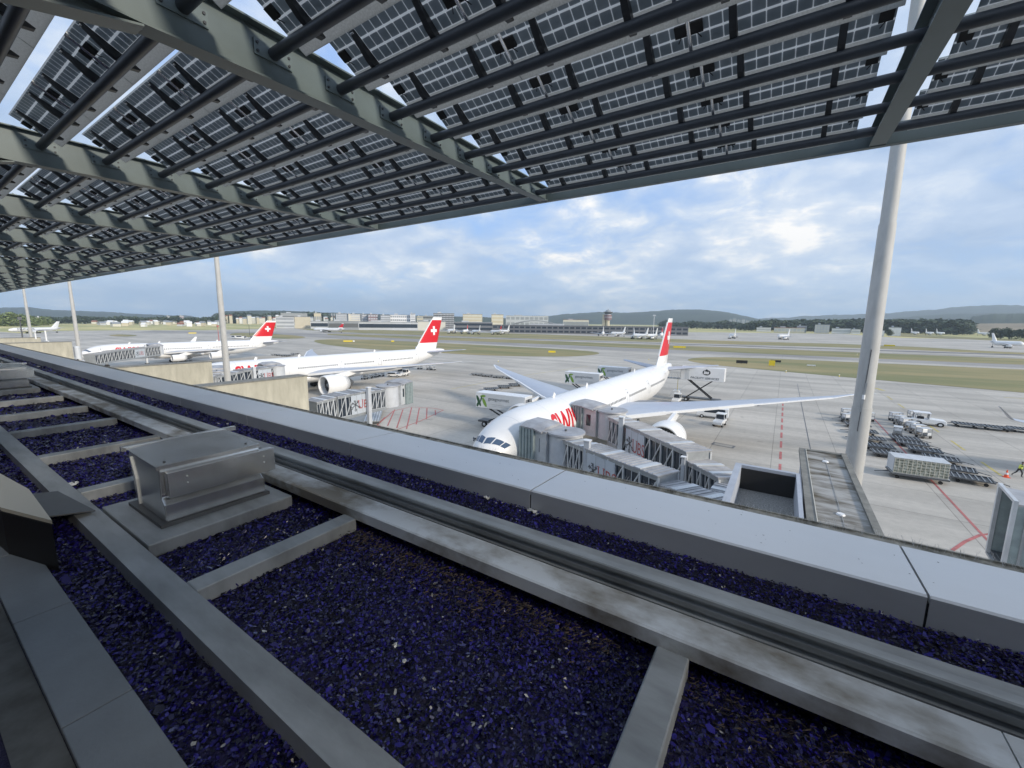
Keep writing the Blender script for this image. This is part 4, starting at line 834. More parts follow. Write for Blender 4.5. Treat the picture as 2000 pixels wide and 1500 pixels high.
def cab(root, c, ang, z0, hgt, toward, gate=''):
    """round rotunda, square cab and pleated bellows reaching the aircraft"""
    m = MB(); n = 22; R = 1.6
    m.cyl((c[0], c[1], z0-.3), (c[0], c[1], z0+hgt), R, R, 'bridgelite', 24); m.build('rotunda', root)
    r = MB(); r.cyl((c[0], c[1], z0+hgt), (c[0], c[1], z0+hgt+.14), R+.22, R+.18, 'bridgeroof', 24); r.cyl((c[0], c[1], z0+hgt+.14), (c[0], c[1], z0+hgt+.3), .12, .12, 'dgrey', 8); r.build('rotunda_roof', root)
    d = Vector((toward[0]-c[0], toward[1]-c[1], 0)); L = d.length; a = math.atan2(d.y, d.x); o = empty('cab', (c[0], c[1], z0), a); o.parent = root
    Lb = 1.6
    MB().box(R*.7, L-Lb, -1.6, 1.6, -.2, hgt+.05, 'lgrey').box(R*.7, L-Lb, -1.7, 1.7, hgt+.05, hgt+.18, 'bridgeroof').build('cab_body', o)
    MB().box(R*.7+.7, L-Lb-.5, -1.65, -1.59, 1.0, 2.3, 'glass').box(R*.7+.7, L-Lb-.5, 1.59, 1.65, 1.0, 2.3, 'glass').build('window', o)
    b = MB(); npl = 9
    for k in range(npl):
        x = L-Lb+Lb*k/npl; q = .10 if k % 2 else 0
        b.box(x, x+Lb/npl, -1.95+q, 1.95-q, -.3+q, hgt+.35-q, 'bellows')
    b.build('bellows', o)
    h = MB(); h.loft([[(x, -1.95, z), (x, -1.0, z+.28), (x, 1.0, z+.28), (x, 1.95, z)]+[(x, 1.95, z-.15), (x, -1.95, z-.15)] for x, z in ((R*.9, hgt+.16), (L-Lb, hgt+.38), (L-.1, hgt+.42))], 'bridgeroof', smooth=False); h.build('canopy_hood', o)
    text_mb(gate, .62, 'letter', lambda u, v: (L-Lb-1.75+u, -1.62, .35+v)).build('gate_number', o) if gate else None
ZF = 4.75; HT = 2.85
def bridge(label, cabc, plane, start, secs, ad, cols, end, group='glazed jet bridges', gate='E43', adsec=1, side=1):
    t = empty('jet_bridge', (0, 0, 0), 0, label, 'jet bridge', group)
    if cabc: cab(t, cabc, 0, ZF, HT, plane, gate)
    pts = secs
    for k, (p0, p1, w, h, z0, z1) in enumerate(pts): tunnel(t, p0, p1, w, z0, z1, h, ad if k == adsec else None, nb=max(4, int((Vector(p1)-Vector(p0)).length/1.5)), adside=side)
    for x, y, z0, z1, w in cols: column(t, x, y, z0, z1, w)
    if cols:      # wheel bogie under the first column
        x, y = cols[0][0], cols[0][1]; m = MB(); m.box(x-1.4, x+1.4, y-.4, y+.4, .7, 1.3, 'amber'); m.box(x-.5, x+.5, y-.5, y+.5, 1.3, 2.2, 'dgrey'); bo = m.build('bogie', t)
        w = MB()
        for dx in (-1.1, 1.1): w.cyl((x+dx-.3, y, .6), (x+dx+.3, y, .6), .6, .6, 'black', 16)
        w.build('wheels', bo)
    return t
def lerp(a, b, t): return (a[0]+(b[0]-a[0])*t, a[1]+(b[1]-a[1])*t)
A0, A1, A2 = (-15.3, 33.2), (-5.6, 28.0), (-1.7, 25.3)
bridge('jet bridge nearest the building wall, docked behind the cockpit', (-16.1, 33.9), (-20.0, 34.2), None,
       [(A0, lerp(A0, A1, .30), 1.6, 2.5, ZF, ZF+.1), (lerp(A0, A1, .27), A1, 1.9, 2.75, ZF-.1, ZF+.15), (A1, A2, 1.7, 2.6, ZF-.3, ZF+.2)], (.10, .50), [(-12.7, 30.9, 1.2, 8.1, .45)], None, gate='E43', adsec=1, side=-1)
B0, B1, B2 = (-14.7, 43.7), (-4.7, 34.0), (-1.9, 30.2)
bridge('second jet bridge, docked behind the red letters', (-15.9, 45.6), (-20.3, 46.4), None,
       [(B0, lerp(B0, B1, .28), 1.8, 2.6, ZF, ZF+.1), (lerp(B0, B1, .25), B1, 2.1, 2.85, ZF-.1, ZF+.2), (B1, B2, 1.9, 2.6, ZF-.3, ZF+.1), (B2, (-2.2, 24.2), 1.9, 2.6, ZF-.3, ZF)], (.09, .42), [(-12.9, 40.0, 1.2, 8.3, .45), (-5.6, 32.6, .2, 7.6, .25)], None, gate='E43', adsec=1, side=-1)
D0, D1 = (-50.5, 30.5), (-50.6, 41.0)
bridge('jet bridge below the wall end near the second airliner engine, undocked', (-50.7, 42.6), (-51.2, 46.2), None,
       [((-50.5, 30.0), (-50.6, 33.2), 2.6, 2.6, ZF-.2, ZF), ((-50.5, 32.8), (-50.6, 37.6), 2.9, 2.8, ZF-.1, ZF), ((-50.6, 37.4), (-50.7, 41), 2.6, 2.6, ZF, ZF)], (.42, .98), [(-48.6, 37.4, .9, 8.2, .5)], None, gate='', adsec=1, side=-1)
bridge('jet bridge across the red letters of the second airliner', (-91.3, 46.8), (-95.4, 47.0), None,
       [((-88.5, 33.0), (-90.0, 39.0), 2.6, 2.6, ZF-.5, ZF), ((-90.0, 38.8), (-91.1, 45.2), 2.9, 2.8, ZF-.1, ZF)], (.45, .9), [(-88.6, 41.0, .9, 8.0, .5)], None, gate='', adsec=1, side=-1)
bridge('jet bridge at the nose of the second airliner, left of the mast', (-90.6, 35.2), (-95.6, 37.0), None,
       [((-86.0, 31.0), (-89.6, 34.3), 2.6, 2.6, ZF-.3, ZF)], None, [], None, gate='', adsec=0)
bridge('long jet bridge with red circles at the farthest gate airliner', (-188.5, 55.4), (-195.5, 56.2), None,
       [((-165.5, 33.0), (-172, 38.6), 2.8, 2.7, ZF-.5, ZF-.2), ((-172, 38.6), (-187.3, 54.4), 3.0, 2.8, ZF-.2, ZF)], (.4, .62), [(-182.0, 50.2, .9, 8.4, .5)], None, gate='', adsec=1, side=-1)
# open-ended bridge cab at the right edge
t = empty('jet_bridge', (0, 0, 0), 0, 'open-ended grey bridge cab at the right edge, mouth facing left', 'jet bridge', 'glazed jet bridges')
c0 = G(1961, 955, 10.9); c1 = G(1988, 985, 10.9); ex = (c0-c1).normalized(); n_ = Vector((ex.y, -ex.x, 0)); n_ = n_ if n_.x > 0 else -n_
zb = 8.05; W_ = (c0-c1).length+.3; Ld = 4.6
mx = Matrix(((n_.x, ex.x, 0, c1.x), (n_.y, ex.y, 0, c1.y), (0, 0, 1, zb), (0, 0, 0, 1))); hh = 10.9-zb
MB().box(0, Ld, 0, W_, hh-.08, hh, 'bridgeroof', mx).build('roof', t)
MB().box(0, Ld, 0, .10, 0, hh-.08, 'bellows', mx).box(0, Ld, W_-.1, W_, 0, hh-.08, 'bellows', mx).build('side_wall', t)
MB().box(0, Ld, .1, W_-.1, -.15, 0, 'dgrey', mx).build('floor', t); MB().box(Ld-.2, Ld, .1, W_-.1, 0, hh-.08, 'dark', mx).build('end_wall', t)
MB().box(-.12, 0, -.08, .12, -.15, hh+.03, 'lgrey', mx).box(-.12, 0, W_-.12, W_+.08, -.15, hh+.03, 'lgrey', mx).box(-.12, 0, -.08, W_+.08, hh+.03, hh+.14, 'lgrey', mx).box(-.1, 0, -.08, W_+.08, -.25, -.15, 'grey', mx).build('mouth_frame', t)
mb = MB()
for k in range(9): mb.box(.25+.5*k, .33+.5*k, -.05, 0, 0, hh-.1, 'grey', mx)
mb.build('wall_rib', t)

# ------------------------------------------------------------------ vehicles and equipment (local: x forward, y left, z up)
def wheels(t, xs, tr, r, w=.28, m='black'):
    for x in xs:
        for s in (-1, 1):
            o = MB().cyl((x, s*tr-w/2, r), (x, s*tr+w/2, r), r, r, 'black', 18).build('wheel', t); MB().cyl((x, s*(tr+w/2*1.02)-.01, r), (x, s*(tr+w/2*1.02)+.01, r), r*.5, r*.5, 'lgrey', 12).build('rim', o)
def profile(mb, pts, w, m, taper=None):
    """side outline extruded across the width"""
    n = len(pts); vs = []
    for s in (-1, 1): vs += [(x, s*(w/2-(taper(z) if taper else 0)), z) for x, z in pts]
    mb.add(vs, [tuple(range(n)), tuple(reversed(range(n, 2*n)))]+[(i, n+i, n+(i+1) % n, (i+1) % n) for i in range(n)], m)
def cater_truck(loc, rz, label, zb, L=8.2, text=True):
    t = empty('catering_truck', loc, rz, label, 'truck', 'high-lift catering trucks'); hh = 2.5; W2 = 1.25
    MB().box(-L/2, L/2, -W2, W2, zb, zb+hh, 'truck').build('cargo_box', t, bev=.04)
    MB().box(-L/2, L/2, -W2-.0, W2+.0, zb+hh+.001, zb+hh+.06, 'white').build('box_roof', t)
    d = MB()      # leaf artwork on the front part of both long sides
    for s in (-1, 1):
        y = s*(W2+.012); d.add([(-L/2+.02, y, zb+.05), (-L/2+2.3, y, zb+.05), (-L/2+1.2, y, zb+hh-.05), (-L/2+.02, y, zb+hh-.05)], [(0, 1, 2, 3)], 'white')
        for (cx, cz, a, ln, wd, m) in ((-L/2+.60, zb+1.15, 2.0, 2.0, .27, 'leafdeco2'), (-L/2+1.45, zb+2.0, .15, 1.1, .20, 'leafdeco'), (-L/2+1.75, zb+.98, -1.1, 1.7, .29, 'leafdeco'), (-L/2+.40, zb+.5, 1.2, .8, .22, 'leafdeco2'), (-L/2+1.1, zb+1.5, 1.3, 1.1, .14, 'leafdeco2')):
            ring = [(cx+math.cos(a)*ln*.5*math.cos(q)-math.sin(a)*wd*math.sin(q), s*(W2+.024), cz+math.sin(a)*ln*.5*math.cos(q)+math.cos(a)*wd*math.sin(q)) for q in np.linspace(0, 2*PI, 16, False)]
            d.add(ring, [tuple(range(16))], m)
    d.build('leaf_artwork', t)
    if text:
        e = MB()
        for s in (-1, 1): text_mb('gategourmet', .78, 'letter', lambda u, v: ((-L/2+2.5+u) if s < 0 else (L/2-1.2-u), s*(W2+.02), zb+1.45+v), mb=e)
        e.build('lettering', t)
        for z in (.5, .75): MB().box(-L/2+3.2, L/2-1.4, -W2-.02, -W2-.005, zb+z, zb+z+.03, 'grey').build('stripe', t)
    g = MB(); g.box(L/2, L/2+.03, -1.0, -.7, zb+1.2, zb+2.1, 'glass').box(L/2, L/2+.03, -.5, .4, zb+1.5, zb+2.1, 'glass').box(L/2, L/2+.03, .6, 1.0, zb+1.5, zb+2.1, 'glass'); g.build('end_window', t)
    x = MB()
    for s in (-.8, .8):
        x.bar((-2.4, s, 1.1), (2.4, s, zb-.1), .16, .2, 'dark'); x.bar((-2.4, s*.8, zb-.1), (2.4, s*.8, 1.1), .16, .2, 'dark')
    x.build('scissor_lift', t)
    MB().box(-L/2+.2, L/2-.2, -.9, .9, .75, 1.05, 'dgrey').build('chassis', t)
    c = MB(); profile(c, [(L/2+1.9, .6), (L/2+1.9, 1.4), (L/2+1.6, 2.4), (L/2+.2, 2.5), (L/2+.2, .6)], 2.3, 'white'); cb = c.build('driver_cab', t, bev=.06)
    MB().box(L/2+.5, L/2+1.78, -1.17, 1.17, 1.5, 2.2, 'glass').build('window', cb)
    wheels(t, (-L/2+1.6, L/2+1.0), 1.0, .5); return t
cater_truck((-38.0, 55.8, 0), math.radians(3), 'catering truck with leaf artwork raised behind the nose of the near airliner', 3.3, L=9.4)
cater_truck((-36.2, 84.5, 0), math.radians(2), 'catering truck raised behind the left wing of the near airliner', 4.2, L=8.0)
cater_truck((-34.8, 100.0, 0), math.radians(2), 'farthest catering truck, by the tail of the near airliner', 4.2, L=7.8)
# facility service lift truck
a = G(1337, 752, 6.9); 
t = empty('service_truck', (-14.6, 101.0, 0), math.radians(0), 'white lift truck with black round logo raised on black scissors at the tail', 'truck')
zb, L, hh, W2 = 5.05, 9.0, 2.9, 1.25
MB().box(-L/2, L/2, -W2, W2, zb, zb+hh, 'white').build('cargo_box', t, bev=.05)
MB().box(-L/2+1.0, -L/2+1.9, -W2-.03, -W2, zb+.1, zb+2.3, 'truck').box(-L/2, -L/2+.08, -W2-.02, -W2, zb, zb+hh, 'grey').build('side_door', t)
e = MB(); cx, cz = .9, zb+1.85; pl = lambda u, v: (cx+u, -W2-.02, cz+v)
q = np.linspace(0, 2*PI, 28, False); e.add([pl(.80*math.cos(k), .60*math.sin(k)) for k in q], [tuple(range(28))], 'black'); e.add([pl(*p) for p in ((-.16, .5), (.16, .5), (.13, .72), (-.13, .72))], [(0, 1, 2, 3)], 'black')
lg = e.build('round_logo', t)
text_mb('iss', 1.05, 'white', lambda u, v: (cx-.58+u, -W2-.045, cz-.30+v), bold=.05, shear=.15).build('logo_lettering', lg)
text_mb('FACILITY SERVICES', .62, 'letter', lambda u, v: (-L/2+2.1+u, -W2-.02, zb+.35+v), bold=.012, shear=.25, sx=1.12).build('lettering', t)
x = MB()
for s in (-.8, .8): x.bar((-3.0, s, 1.0), (2.2, s, zb), .18, .22, 'black'); x.bar((-3.0, s*.8, zb), (2.2, s*.8, 1.0), .18, .22, 'black')
x.build('scissor_lift', t)
p = MB(); p.box(-L/2-4.2, -L/2, -1.1, 1.1, zb-.1, zb+.02, 'grey')
for s in (-1.1, 1.1):
    for k in range(6): p.bar((-L/2-.1-.78*k, s, zb), (-L/2-.1-.78*k, s, zb+1.15), .05, .05, 'white')
    for z in (.55, 1.15): p.bar((-L/2-4.1, s, zb+z), (-L/2, s, zb+z), .05, .05, 'white')
p.build('platform', t); MB().bar((-L/2-.5, -1, 0), (-L/2-.5, -1, zb), .1, .1, 'yelpaint').build('support_leg', t)
MB().box(-L/2, L/2-.5, -.9, .9, .7, 1.0, 'dgrey').build('chassis', t)
c = MB(); profile(c, [(-L/2-.1, .6), (-L/2-.1, 2.3), (-L/2-1.5, 2.2), (-L/2-1.9, 1.4), (-L/2-1.9, .6)], 2.3, 'white'); c.build('driver_cab', t, bev=.06); wheels(t, (-3, 3.6), 1.0, .5)

def van(loc, rz, label, L=5.2, Hh=2.1, kind='van', stripe=None, group='white airport vans and cars'):
    t = empty(kind.replace(' ', '_'), loc, rz, label, kind, group); b = MB(); f = L/2
    if kind == 'van': pts = [(-f, .45), (-f, Hh), (f-1.6, Hh), (f-.75, 1.25), (f-.05, 1.0), (f, .45)]
    else: pts = [(-f, .4), (-f+.05, 1.0), (-f+.5, 1.5), (f-1.9, 1.5), (f-1.1, .98), (f-.1, .85), (f, .4)]
    profile(b, pts, 1.9, 'white', lambda z: max(0, (z-1.0)*.12)); b.build('body', t, bev=.07)
    g = MB(); zt = Hh-.12 if kind == 'van' else 1.42
    for s in (-1, 1): yy = s*(.95-(zt-1.0)*.12*.5+.01); g.add([(-f+.5, yy+.03*s, 1.15 if kind == 'van' else 1.0), (f-1.25, yy+.03*s, 1.15 if kind == 'van' else 1.0), (f-1.75, yy-.02*s, zt), (-f+.6, yy-.02*s, zt)], [(0, 1, 2, 3)], 'glass')
    xw = f-1.6 if kind == 'van' else f-1.9; g.add([(xw+.07, -.78, zt), (xw+.07, .78, zt), (f-.72 if kind == 'van' else f-1.05, .85, 1.25 if kind == 'van' else 1.0), (f-.72 if kind == 'van' else f-1.05, -.85, 1.25 if kind == 'van' else 1.0)], [(0, 1, 2, 3)], 'glass')
    g.build('window', t); wheels(t, (-f+1.0, f-.95), .85, .34, .22)
    for s in (-.7, .7): MB().box(f-.06, f+.02, s-.14, s+.14, .68, .82, 'truck').build('headlight', t)
    if stripe: MB().box(-f+.3, f-.4, -.985, -.955, .75, .9, stripe).build('stripe', t)
    return t
van((*G(1391, 816)[:2], 0), PI+.06, 'white van behind the engine of the near airliner', 5.4, 2.0, 'van')
def tug(loc, rz, label, group='white baggage tractors', flat=False):
    t = empty('baggage_tractor', loc, rz, label, 'tractor', group)
    b = MB(); profile(b, [(-1.6, .4), (-1.6, 1.0), (-.1, 1.0), (-.1, 1.15), (1.5, 1.05), (1.65, .8), (1.65, .4)], 1.5, 'white'); b.build('body', t, bev=.06)
    c = MB()
    for x, y in ((-1.5, -.68), (-1.5, .68), (-.05, -.68), (-.05, .68)): c.bar((x, y, 1.0), (x+.06, y*.95, 2.0), .08, .08, 'white')
    c.box(-1.6, .1, -.75, .75, 1.98, 2.08, 'white'); cb = c.build('driver_cab', t)
    MB().box(-1.45, -1.42, -.62, .62, 1.1, 1.9, 'glass').box(-.06, -.03, -.62, .62, 1.15, 1.9, 'glass').box(-1.1, -.5, -.3, .3, .9, 1.35, 'black').build('window', cb)
    wheels(t, (-1.05, 1.05), .68, .36, .24); MB().box(-1.66, -1.6, -.5, .5, .55, .85, 'dark').build('grille', t)
    return t
tug((*G(1405, 831)[:2], 0), -PI/2-.12, 'white tug parked in front of the van, behind the engine')
t0 = tug((23.0, 101.9, 0), -.05, 'white tractor towing the flat dolly train at the right'); t0.scale = (1.35, 1.3, 1.1)
tug((*G(1321, 787)[:2], 0), -PI/2, 'white tug beneath the tail of the near airliner')
tug((*G(790, 734)[:2], 0), -1.2, 'tug at the right end of the cart group under the second airliner')
def dolly(loc, rz, label, L=3.4, Wd=2.3, group='flat pallet dollies', m='dgrey', rails=True, cat='dolly'):
    t = empty('pallet_dolly', loc, rz, label, cat, group); f = MB(); z = .52
    for s in (-1, 1): f.box(-L/2, L/2, s*Wd/2-.06, s*Wd/2+.06, z, z+.14, m); f.box(s*L/2-.06, s*L/2+.06, -Wd/2, Wd/2, z, z+.14, m)
    for k in range(7): x = -L/2+L*(k+.5)/7; f.cyl((x, -Wd/2+.1, z+.09), (x, Wd/2-.1, z+.09), .055, .055, 'grey' if m != 'grey' else 'dgrey', 8)
    f.box(-L/2+.1, L/2-.1, -.12, .12, z-.1, z, m); f.build('deck', t)
    b = MB(); b.bar((L/2, 0, z), (L/2+1.3, 0, .3), .07, .07, m); b.bar((L/2, -.3, z), (L/2+.8, 0, .4), .05, .05, m); b.bar((L/2, .3, z), (L/2+.8, 0, .4), .05, .05, m); b.build('tow_bar', t)
    for x in (-L/2+.6, L/2-.6):
        for s in (-1, 1): MB().cyl((x, s*(Wd/2-.3)-.07, .19), (x, s*(Wd/2-.3)+.07, .19), .19, .19, 'black', 12).build('wheel', t)
    f = MB(); f.box(-L/2+.06, L/2-.06, -Wd/2+.06, Wd/2-.06, z+.005, z+.03, 'dark'); f.build('deck_plate', t); return t
proto = dolly((13.2, 73.6, 0), PI+.05, 'flat dolly in the left rank, second behind the netted pallet load')
lefty = [(12.7, 77.4), (12.4, 82.0), (12.2, 87.0), (12.0, 92.0), (11.8, 97)]
names = ['third', 'fourth', 'fifth', 'sixth', 'farthest']
for k, (x, y) in enumerate(lefty): dup(proto, (x, y, 0), PI+.05, 'flat dolly in the left rank beside the red line, %s from the netted load' % names[k])
right = [(19.3, 66.8, -.1), (18.9, 70.3, -.16), (18.6, 74.6, -.1), (17.8, 78.6, -.06), (17.2, 82.0, -.1), (16.9, 84.9, .02)]
for k, (x, y, a) in enumerate(right): dup(proto, (x, y, 0), a, 'flat dolly in the right rank beside the red line, %s from the netted load' % ['nearest', 'second', 'third', 'fourth', 'fifth', 'sixth'][k])
for k, (px, py) in enumerate([(1886, 834), (1945, 840), (1998, 844)]):
    P = G(px, py); dup(proto, (P.x, P.y, 0), PI-.08, 'flat dolly towed behind the white tractor, %s of the train' % ['first', 'second', 'third'][k], 'dollies of the towed train')
for k, (px, py) in enumerate([(932, 733), (951, 735.5), (973, 738), (998, 740)]):
    P = G(px, py); dup(proto, (P.x, P.y, 0), .1, 'empty dolly in the upper row left of the wing tip, %s from the left' % ['first', 'second', 'third', 'fourth'][k], 'dollies left of the near airliner')
for k, (px, py) in enumerate([(958, 763), (985, 758), (1006, 754), (1020, 750.5)]):
    P = G(px, py); dup(proto, (P.x, P.y, 0), .7, 'empty dolly in the lower row below the left wing, %s from the left' % ['first', 'second', 'third', 'fourth'][k], 'dollies left of the near airliner')
t = dolly((14.3, 64.6, 0), PI+.06, 'long dolly under the netted cargo load', 4.9, 2.4, None)
t = empty('cargo_pallet', (14.3, 64.6, .76), .06, 'netted pallet load with pale sheet top, on the nearest dolly', 'cargo')
MB().box(-2.35, 2.35, -1.15, 1.15, 0, 1.75, 'net').build('load', t, bev=.06)
MB().box(-2.4, 2.4, -1.2, 1.2, 1.752, 1.80, 'lgrey').box(-2.42, -2.36, -1.17, 1.17, .1, 1.75, 'adpanel').build('cover_sheet', t)
nt = MB()
for k in range(13): x = -2.3+4.6*k/12; nt.bar((x, -1.18, 0), (x, -1.18, 1.78), .035, .035, 'cream')
for k in range(6): z = .05+1.6*k/5; nt.bar((-2.35, -1.185, z), (2.35, -1.185, z), .035, .035, 'cream')
nt.build('cargo_net', t); MB().box(-2.5, 2.5, -1.25, 1.25, -.06, 0, 'grey').build('pallet', t)
def cart(loc, rz, label, group='small service carts'):
    t = empty('service_cart', loc, rz, label, 'cart', group); f = MB()
    for x in (-.8, .8):
        for y in (-.5, .5): f.bar((x, y, .4), (x, y, 1.6), .06, .06, 'grey')
    f.box(-.85, .85, -.55, .55, .35, .45, 'dgrey').box(-.85, .85, -.55, .55, 1.55, 1.63, 'lgrey').box(-.85, .85, -.55, .55, .95, 1.0, 'grey'); f.build('frame', t)
    MB().box(-.75, .0, -.5, .5, 1.0, 1.5, 'white').box(.1, .75, -.5, .5, .45, .9, 'truck').build('case', t, bev=.03)
    for x in (-.6, .6):
        for y in (-.6, .45): MB().cyl((x, y, .2), (x, y+.15, .2), .2, .2, 'black', 12).build('wheel', t)
    return t
cp = cart((G(1748, 822).x, G(1748, 822).y, 0), .3, 'service cart at the far left end of the cart row')
for k, (px, py, a) in enumerate([(1757, 829, .9), (1768, 834, .4), (1780, 842, .9), (1791, 848, .5), (1803, 855, .6), (1784, 818, .2), (1752, 852, 1.4), (1653, 814, .2), (1665, 822, 1.1), (1694, 822, .3), (1655, 825, .5)]):
    P = G(px, py); dup(cp, (P.x, P.y, 0), a, ['second service cart of the row, next to the left end', 'third service cart of the row', 'fourth service cart of the row', 'fifth service cart of the row', 'service cart at the near right end of the row', 'service cart standing between the row and the white tractor', 'lone cart left of the row, by the red line', 'white cart left of the mast, topmost', 'white cart just left of the mast', 'cart just right of the mast', 'white cart left of the mast, lowest'][k])
# carts and vehicles under the second airliner and elsewhere
for k, (px, py, a) in enumerate([(712, 741, .2), (722, 739, .9), (733, 737, .3), (745, 735, .6)]):
    P = G(px, py); dup(cp, (P.x, P.y, 0), a, ['leftmost cart under the second airliner', 'second cart under the second airliner', 'third cart under the second airliner', 'rightmost cart under the second airliner'][k], 'carts under the second airliner')
van((*G(770, 736)[:2], 0), .5, 'white car beneath the rear of the second airliner', 4.5, 1.5, 'car')
van((*G(786, 731)[:2], 0), 1.2, 'white van beneath the rear of the second airliner', 4.8, 2.0, 'van')
for k, (px, py) in enumerate([(846, 723), (838, 722), (820, 721)]):
    P = G(px, py); dup(cp, (P.x, P.y, 0), .4, ['dark cart right of the second airliner tail', 'dark cart in front of the second airliner tail', 'cart tow bar end below the second airliner tailplane'][k], 'carts by the second airliner tail')
t = van((*G(686, 806)[:2], 0), .35, 'small car parked beneath the undocked jet bridge', 4.3, 1.5, 'car')
for k, (px, py) in enumerate([(538, 694), (548, 695), (558, 696), (566, 695), (576, 692)]):
    P = G(px, py); dup(proto, (P.x, P.y, 0), .5, 'dolly between the third and second airliners, %s from the left' % ['first', 'second', 'third', 'fourth', 'fifth'][k], 'dolly train between the airliners')
for k, (px, py) in enumerate([(458, 661), (468, 661), (478, 662), (493, 662)]):
    van((*G(px, py)[:2], 0), .2+k, 'pale vehicle on the far verge left of the red tail, %s from the left' % ['first', 'second', 'third', 'fourth'][k], 6, 2.4, 'van', group='vehicles on the far verge')
# stairs / steel grating stacks below the undocked bridge
t = empty('steel_stair', (0, 0, 0), 0, 'stack of parallel steel rails and stair flights on the apron below the undocked bridge', 'stairs'); s0 = [G(712+4.2*k, 828) for k in range(9)]; mb = MB()
for k in range(12):
    a = G(712+2.6*k, 829); b = G(731+2.2*k, 779); mb.bar((a.x, a.y, .5), (b.x, b.y, 1.0), .18, .18, 'grey' if k % 2 else 'lgrey')
for k in range(5): q = k/4; a = G(712, 829).lerp(G(731, 779), q); b = G(741, 829).lerp(G(756, 779), q); mb.bar((a.x, a.y, .35), (b.x, b.y, .35), .12, .3, 'dgrey')
mb.build('rails', t)
# yellow airfield signs
def sign(px, py, w, label, txt=None, m='yellow', h=1.0):
    P = G(px, py); t = empty('airfield_sign', (P.x, P.y, .06), math.atan2(-P.x, P.y), label, 'sign', 'airfield signs'); MB().box(-w/2, w/2, -.15, .15, .35, .35+h, m).build('board', t)
    MB().box(-w/2+.3, -w/2+.4, -.05, .05, 0, .35, 'dgrey').box(w/2-.4, w/2-.3, -.05, .05, 0, .35, 'dgrey').build('legs', t); return t
sign(680, 668.5, 7, 'long yellow sign in the grass island behind the second airliner'); sign(691, 668.5, 1.4, 'small white marker beside the long yellow sign', m='white')
sign(767, 668.5, 2.2, 'small double yellow sign left of the second airliner tail'); sign(1078, 690, 4.0, 'yellow sign at the end of the grass island'); sign(1327, 680.5, 8, 'long yellow sign beyond the near airliner tail', h=1.2)
sign(1507, 716, 2.2, 'yellow sign in the right grass strip', h=2.2); sign(1443, 711, 2.2, 'left black board pair in the right grass strip', m='black', h=1.3); sign(1453, 711.5, 2.6, 'right black board pair in the right grass strip', m='black', h=1.3); sign(1515, 709, 4, 'small black board above the yellow sign', m='black', h=.9)
sign(1584, 716.5, 3, 'white marker board in the right grass strip', m='white', h=.5); sign(376, 652, 7, 'yellow sign in the grass beyond the third airliner'); sign(1737, 677, 7, 'yellow sign at the far runway edge', h=1.2)
for k, (px, py) in enumerate([(973, 707), (1267, 703), (1535, 728), (1639, 736), (1674, 694)]):
    P = G(px, py); t = empty('edge_light', (P.x, P.y, 0), 0, 'small pale runway edge light, %s from the left' % ['first', 'second', 'third', 'fifth', 'fourth, far'][k], 'light', 'airfield edge lights'); MB().cyl((0, 0, 0), (0, 0, .6), .1, .1, 'yellow', 8).cyl((0, 0, .6), (0, 0, .85), .2, .14, 'white', 8).build('lamp', t)
# traffic cone
P = G(1965, 932); t = empty('traffic_cone', (P.x, P.y, 0), 0, 'orange and white traffic cone beside the walking worker', 'cone')
MB().box(-.28, .28, -.28, .28, 0, .06, 'orange').cyl((0, 0, .06), (0, 0, .35), .21, .15, 'orange', 16).cyl((0, 0, .35), (0, 0, .58), .15, .10, 'white', 16).cyl((0, 0, .58), (0, 0, .9), .10, .04, 'orange', 16).build('body', t)
# person walking to the right
def skin_body(name, parent, joints, edges, radii, m):
    me = bpy.data.meshes.new(name); me.from_pydata(joints, edges, []); me.materials.append(M[m]); o = bpy.data.objects.new(name, me); COL.objects.link(o); o.parent = parent
    md = o.modifiers.new('skin', 'SKIN'); md.use_smooth_shade = True; sv = me.skin_vertices[0].data
    for i, r in enumerate(radii): sv[i].radius = (r, r*.9); sv[i].use_root = (i == 0)
    o.modifiers.new('sub', 'SUBSURF').levels = 1; o.modifiers['sub'].render_levels = 2; return o
P = G(1989, 931); t = empty('person', (P.x, P.y, 0), 0, 'person in yellow hi-vis jacket and dark trousers striding right by the cone', 'person')
skin_body('body', t, [(0, 0, .95), (.03, 0, 1.2), (.07, 0, 1.45), (.11, 0, 1.56), (.14, 0, 1.68), (.16, 0, 1.78),
    (.06, -.10, .92), (.22, -.11, .50), (.18, -.11, .09), (.36, -.11, .05), (-.05, .10, .92), (-.20, .11, .52), (-.52, .11, .20), (-.46, .12, .05),
    (.09, -.2, 1.42), (-.02, -.26, 1.16), (.16, -.26, .98), (.09, .2, 1.42), (.26, .25, 1.20), (.46, .2, 1.22), (.24, -.26, .93), (.54, .18, 1.25)],
    [(0, 1), (1, 2), (2, 3), (3, 4), (4, 5), (0, 6), (6, 7), (7, 8), (8, 9), (0, 10), (10, 11), (11, 12), (12, 13), (2, 14), (14, 15), (15, 16), (2, 17), (17, 18), (18, 19), (16, 20), (19, 21)],
    [.15, .15, .14, .06, .09, .10, .11, .085, .055, .05, .11, .085, .055, .05, .075, .055, .04, .075, .055, .04, .04, .04], 'dark')
j = skin_body('jacket', t, [(0, 0, .93), (.03, 0, 1.2), (.07, 0, 1.43), (.09, -.2, 1.42), (-.02, -.26, 1.16), (.12, -.26, 1.02), (.09, .2, 1.42), (.26, .25, 1.2), (.40, .21, 1.215), (.09, 0, 1.5)],
    [(0, 1), (1, 2), (2, 3), (3, 4), (4, 5), (2, 6), (6, 7), (7, 8), (2, 9)], [.19, .185, .175, .10, .075, .06, .10, .075, .06, .09], 'hivis')
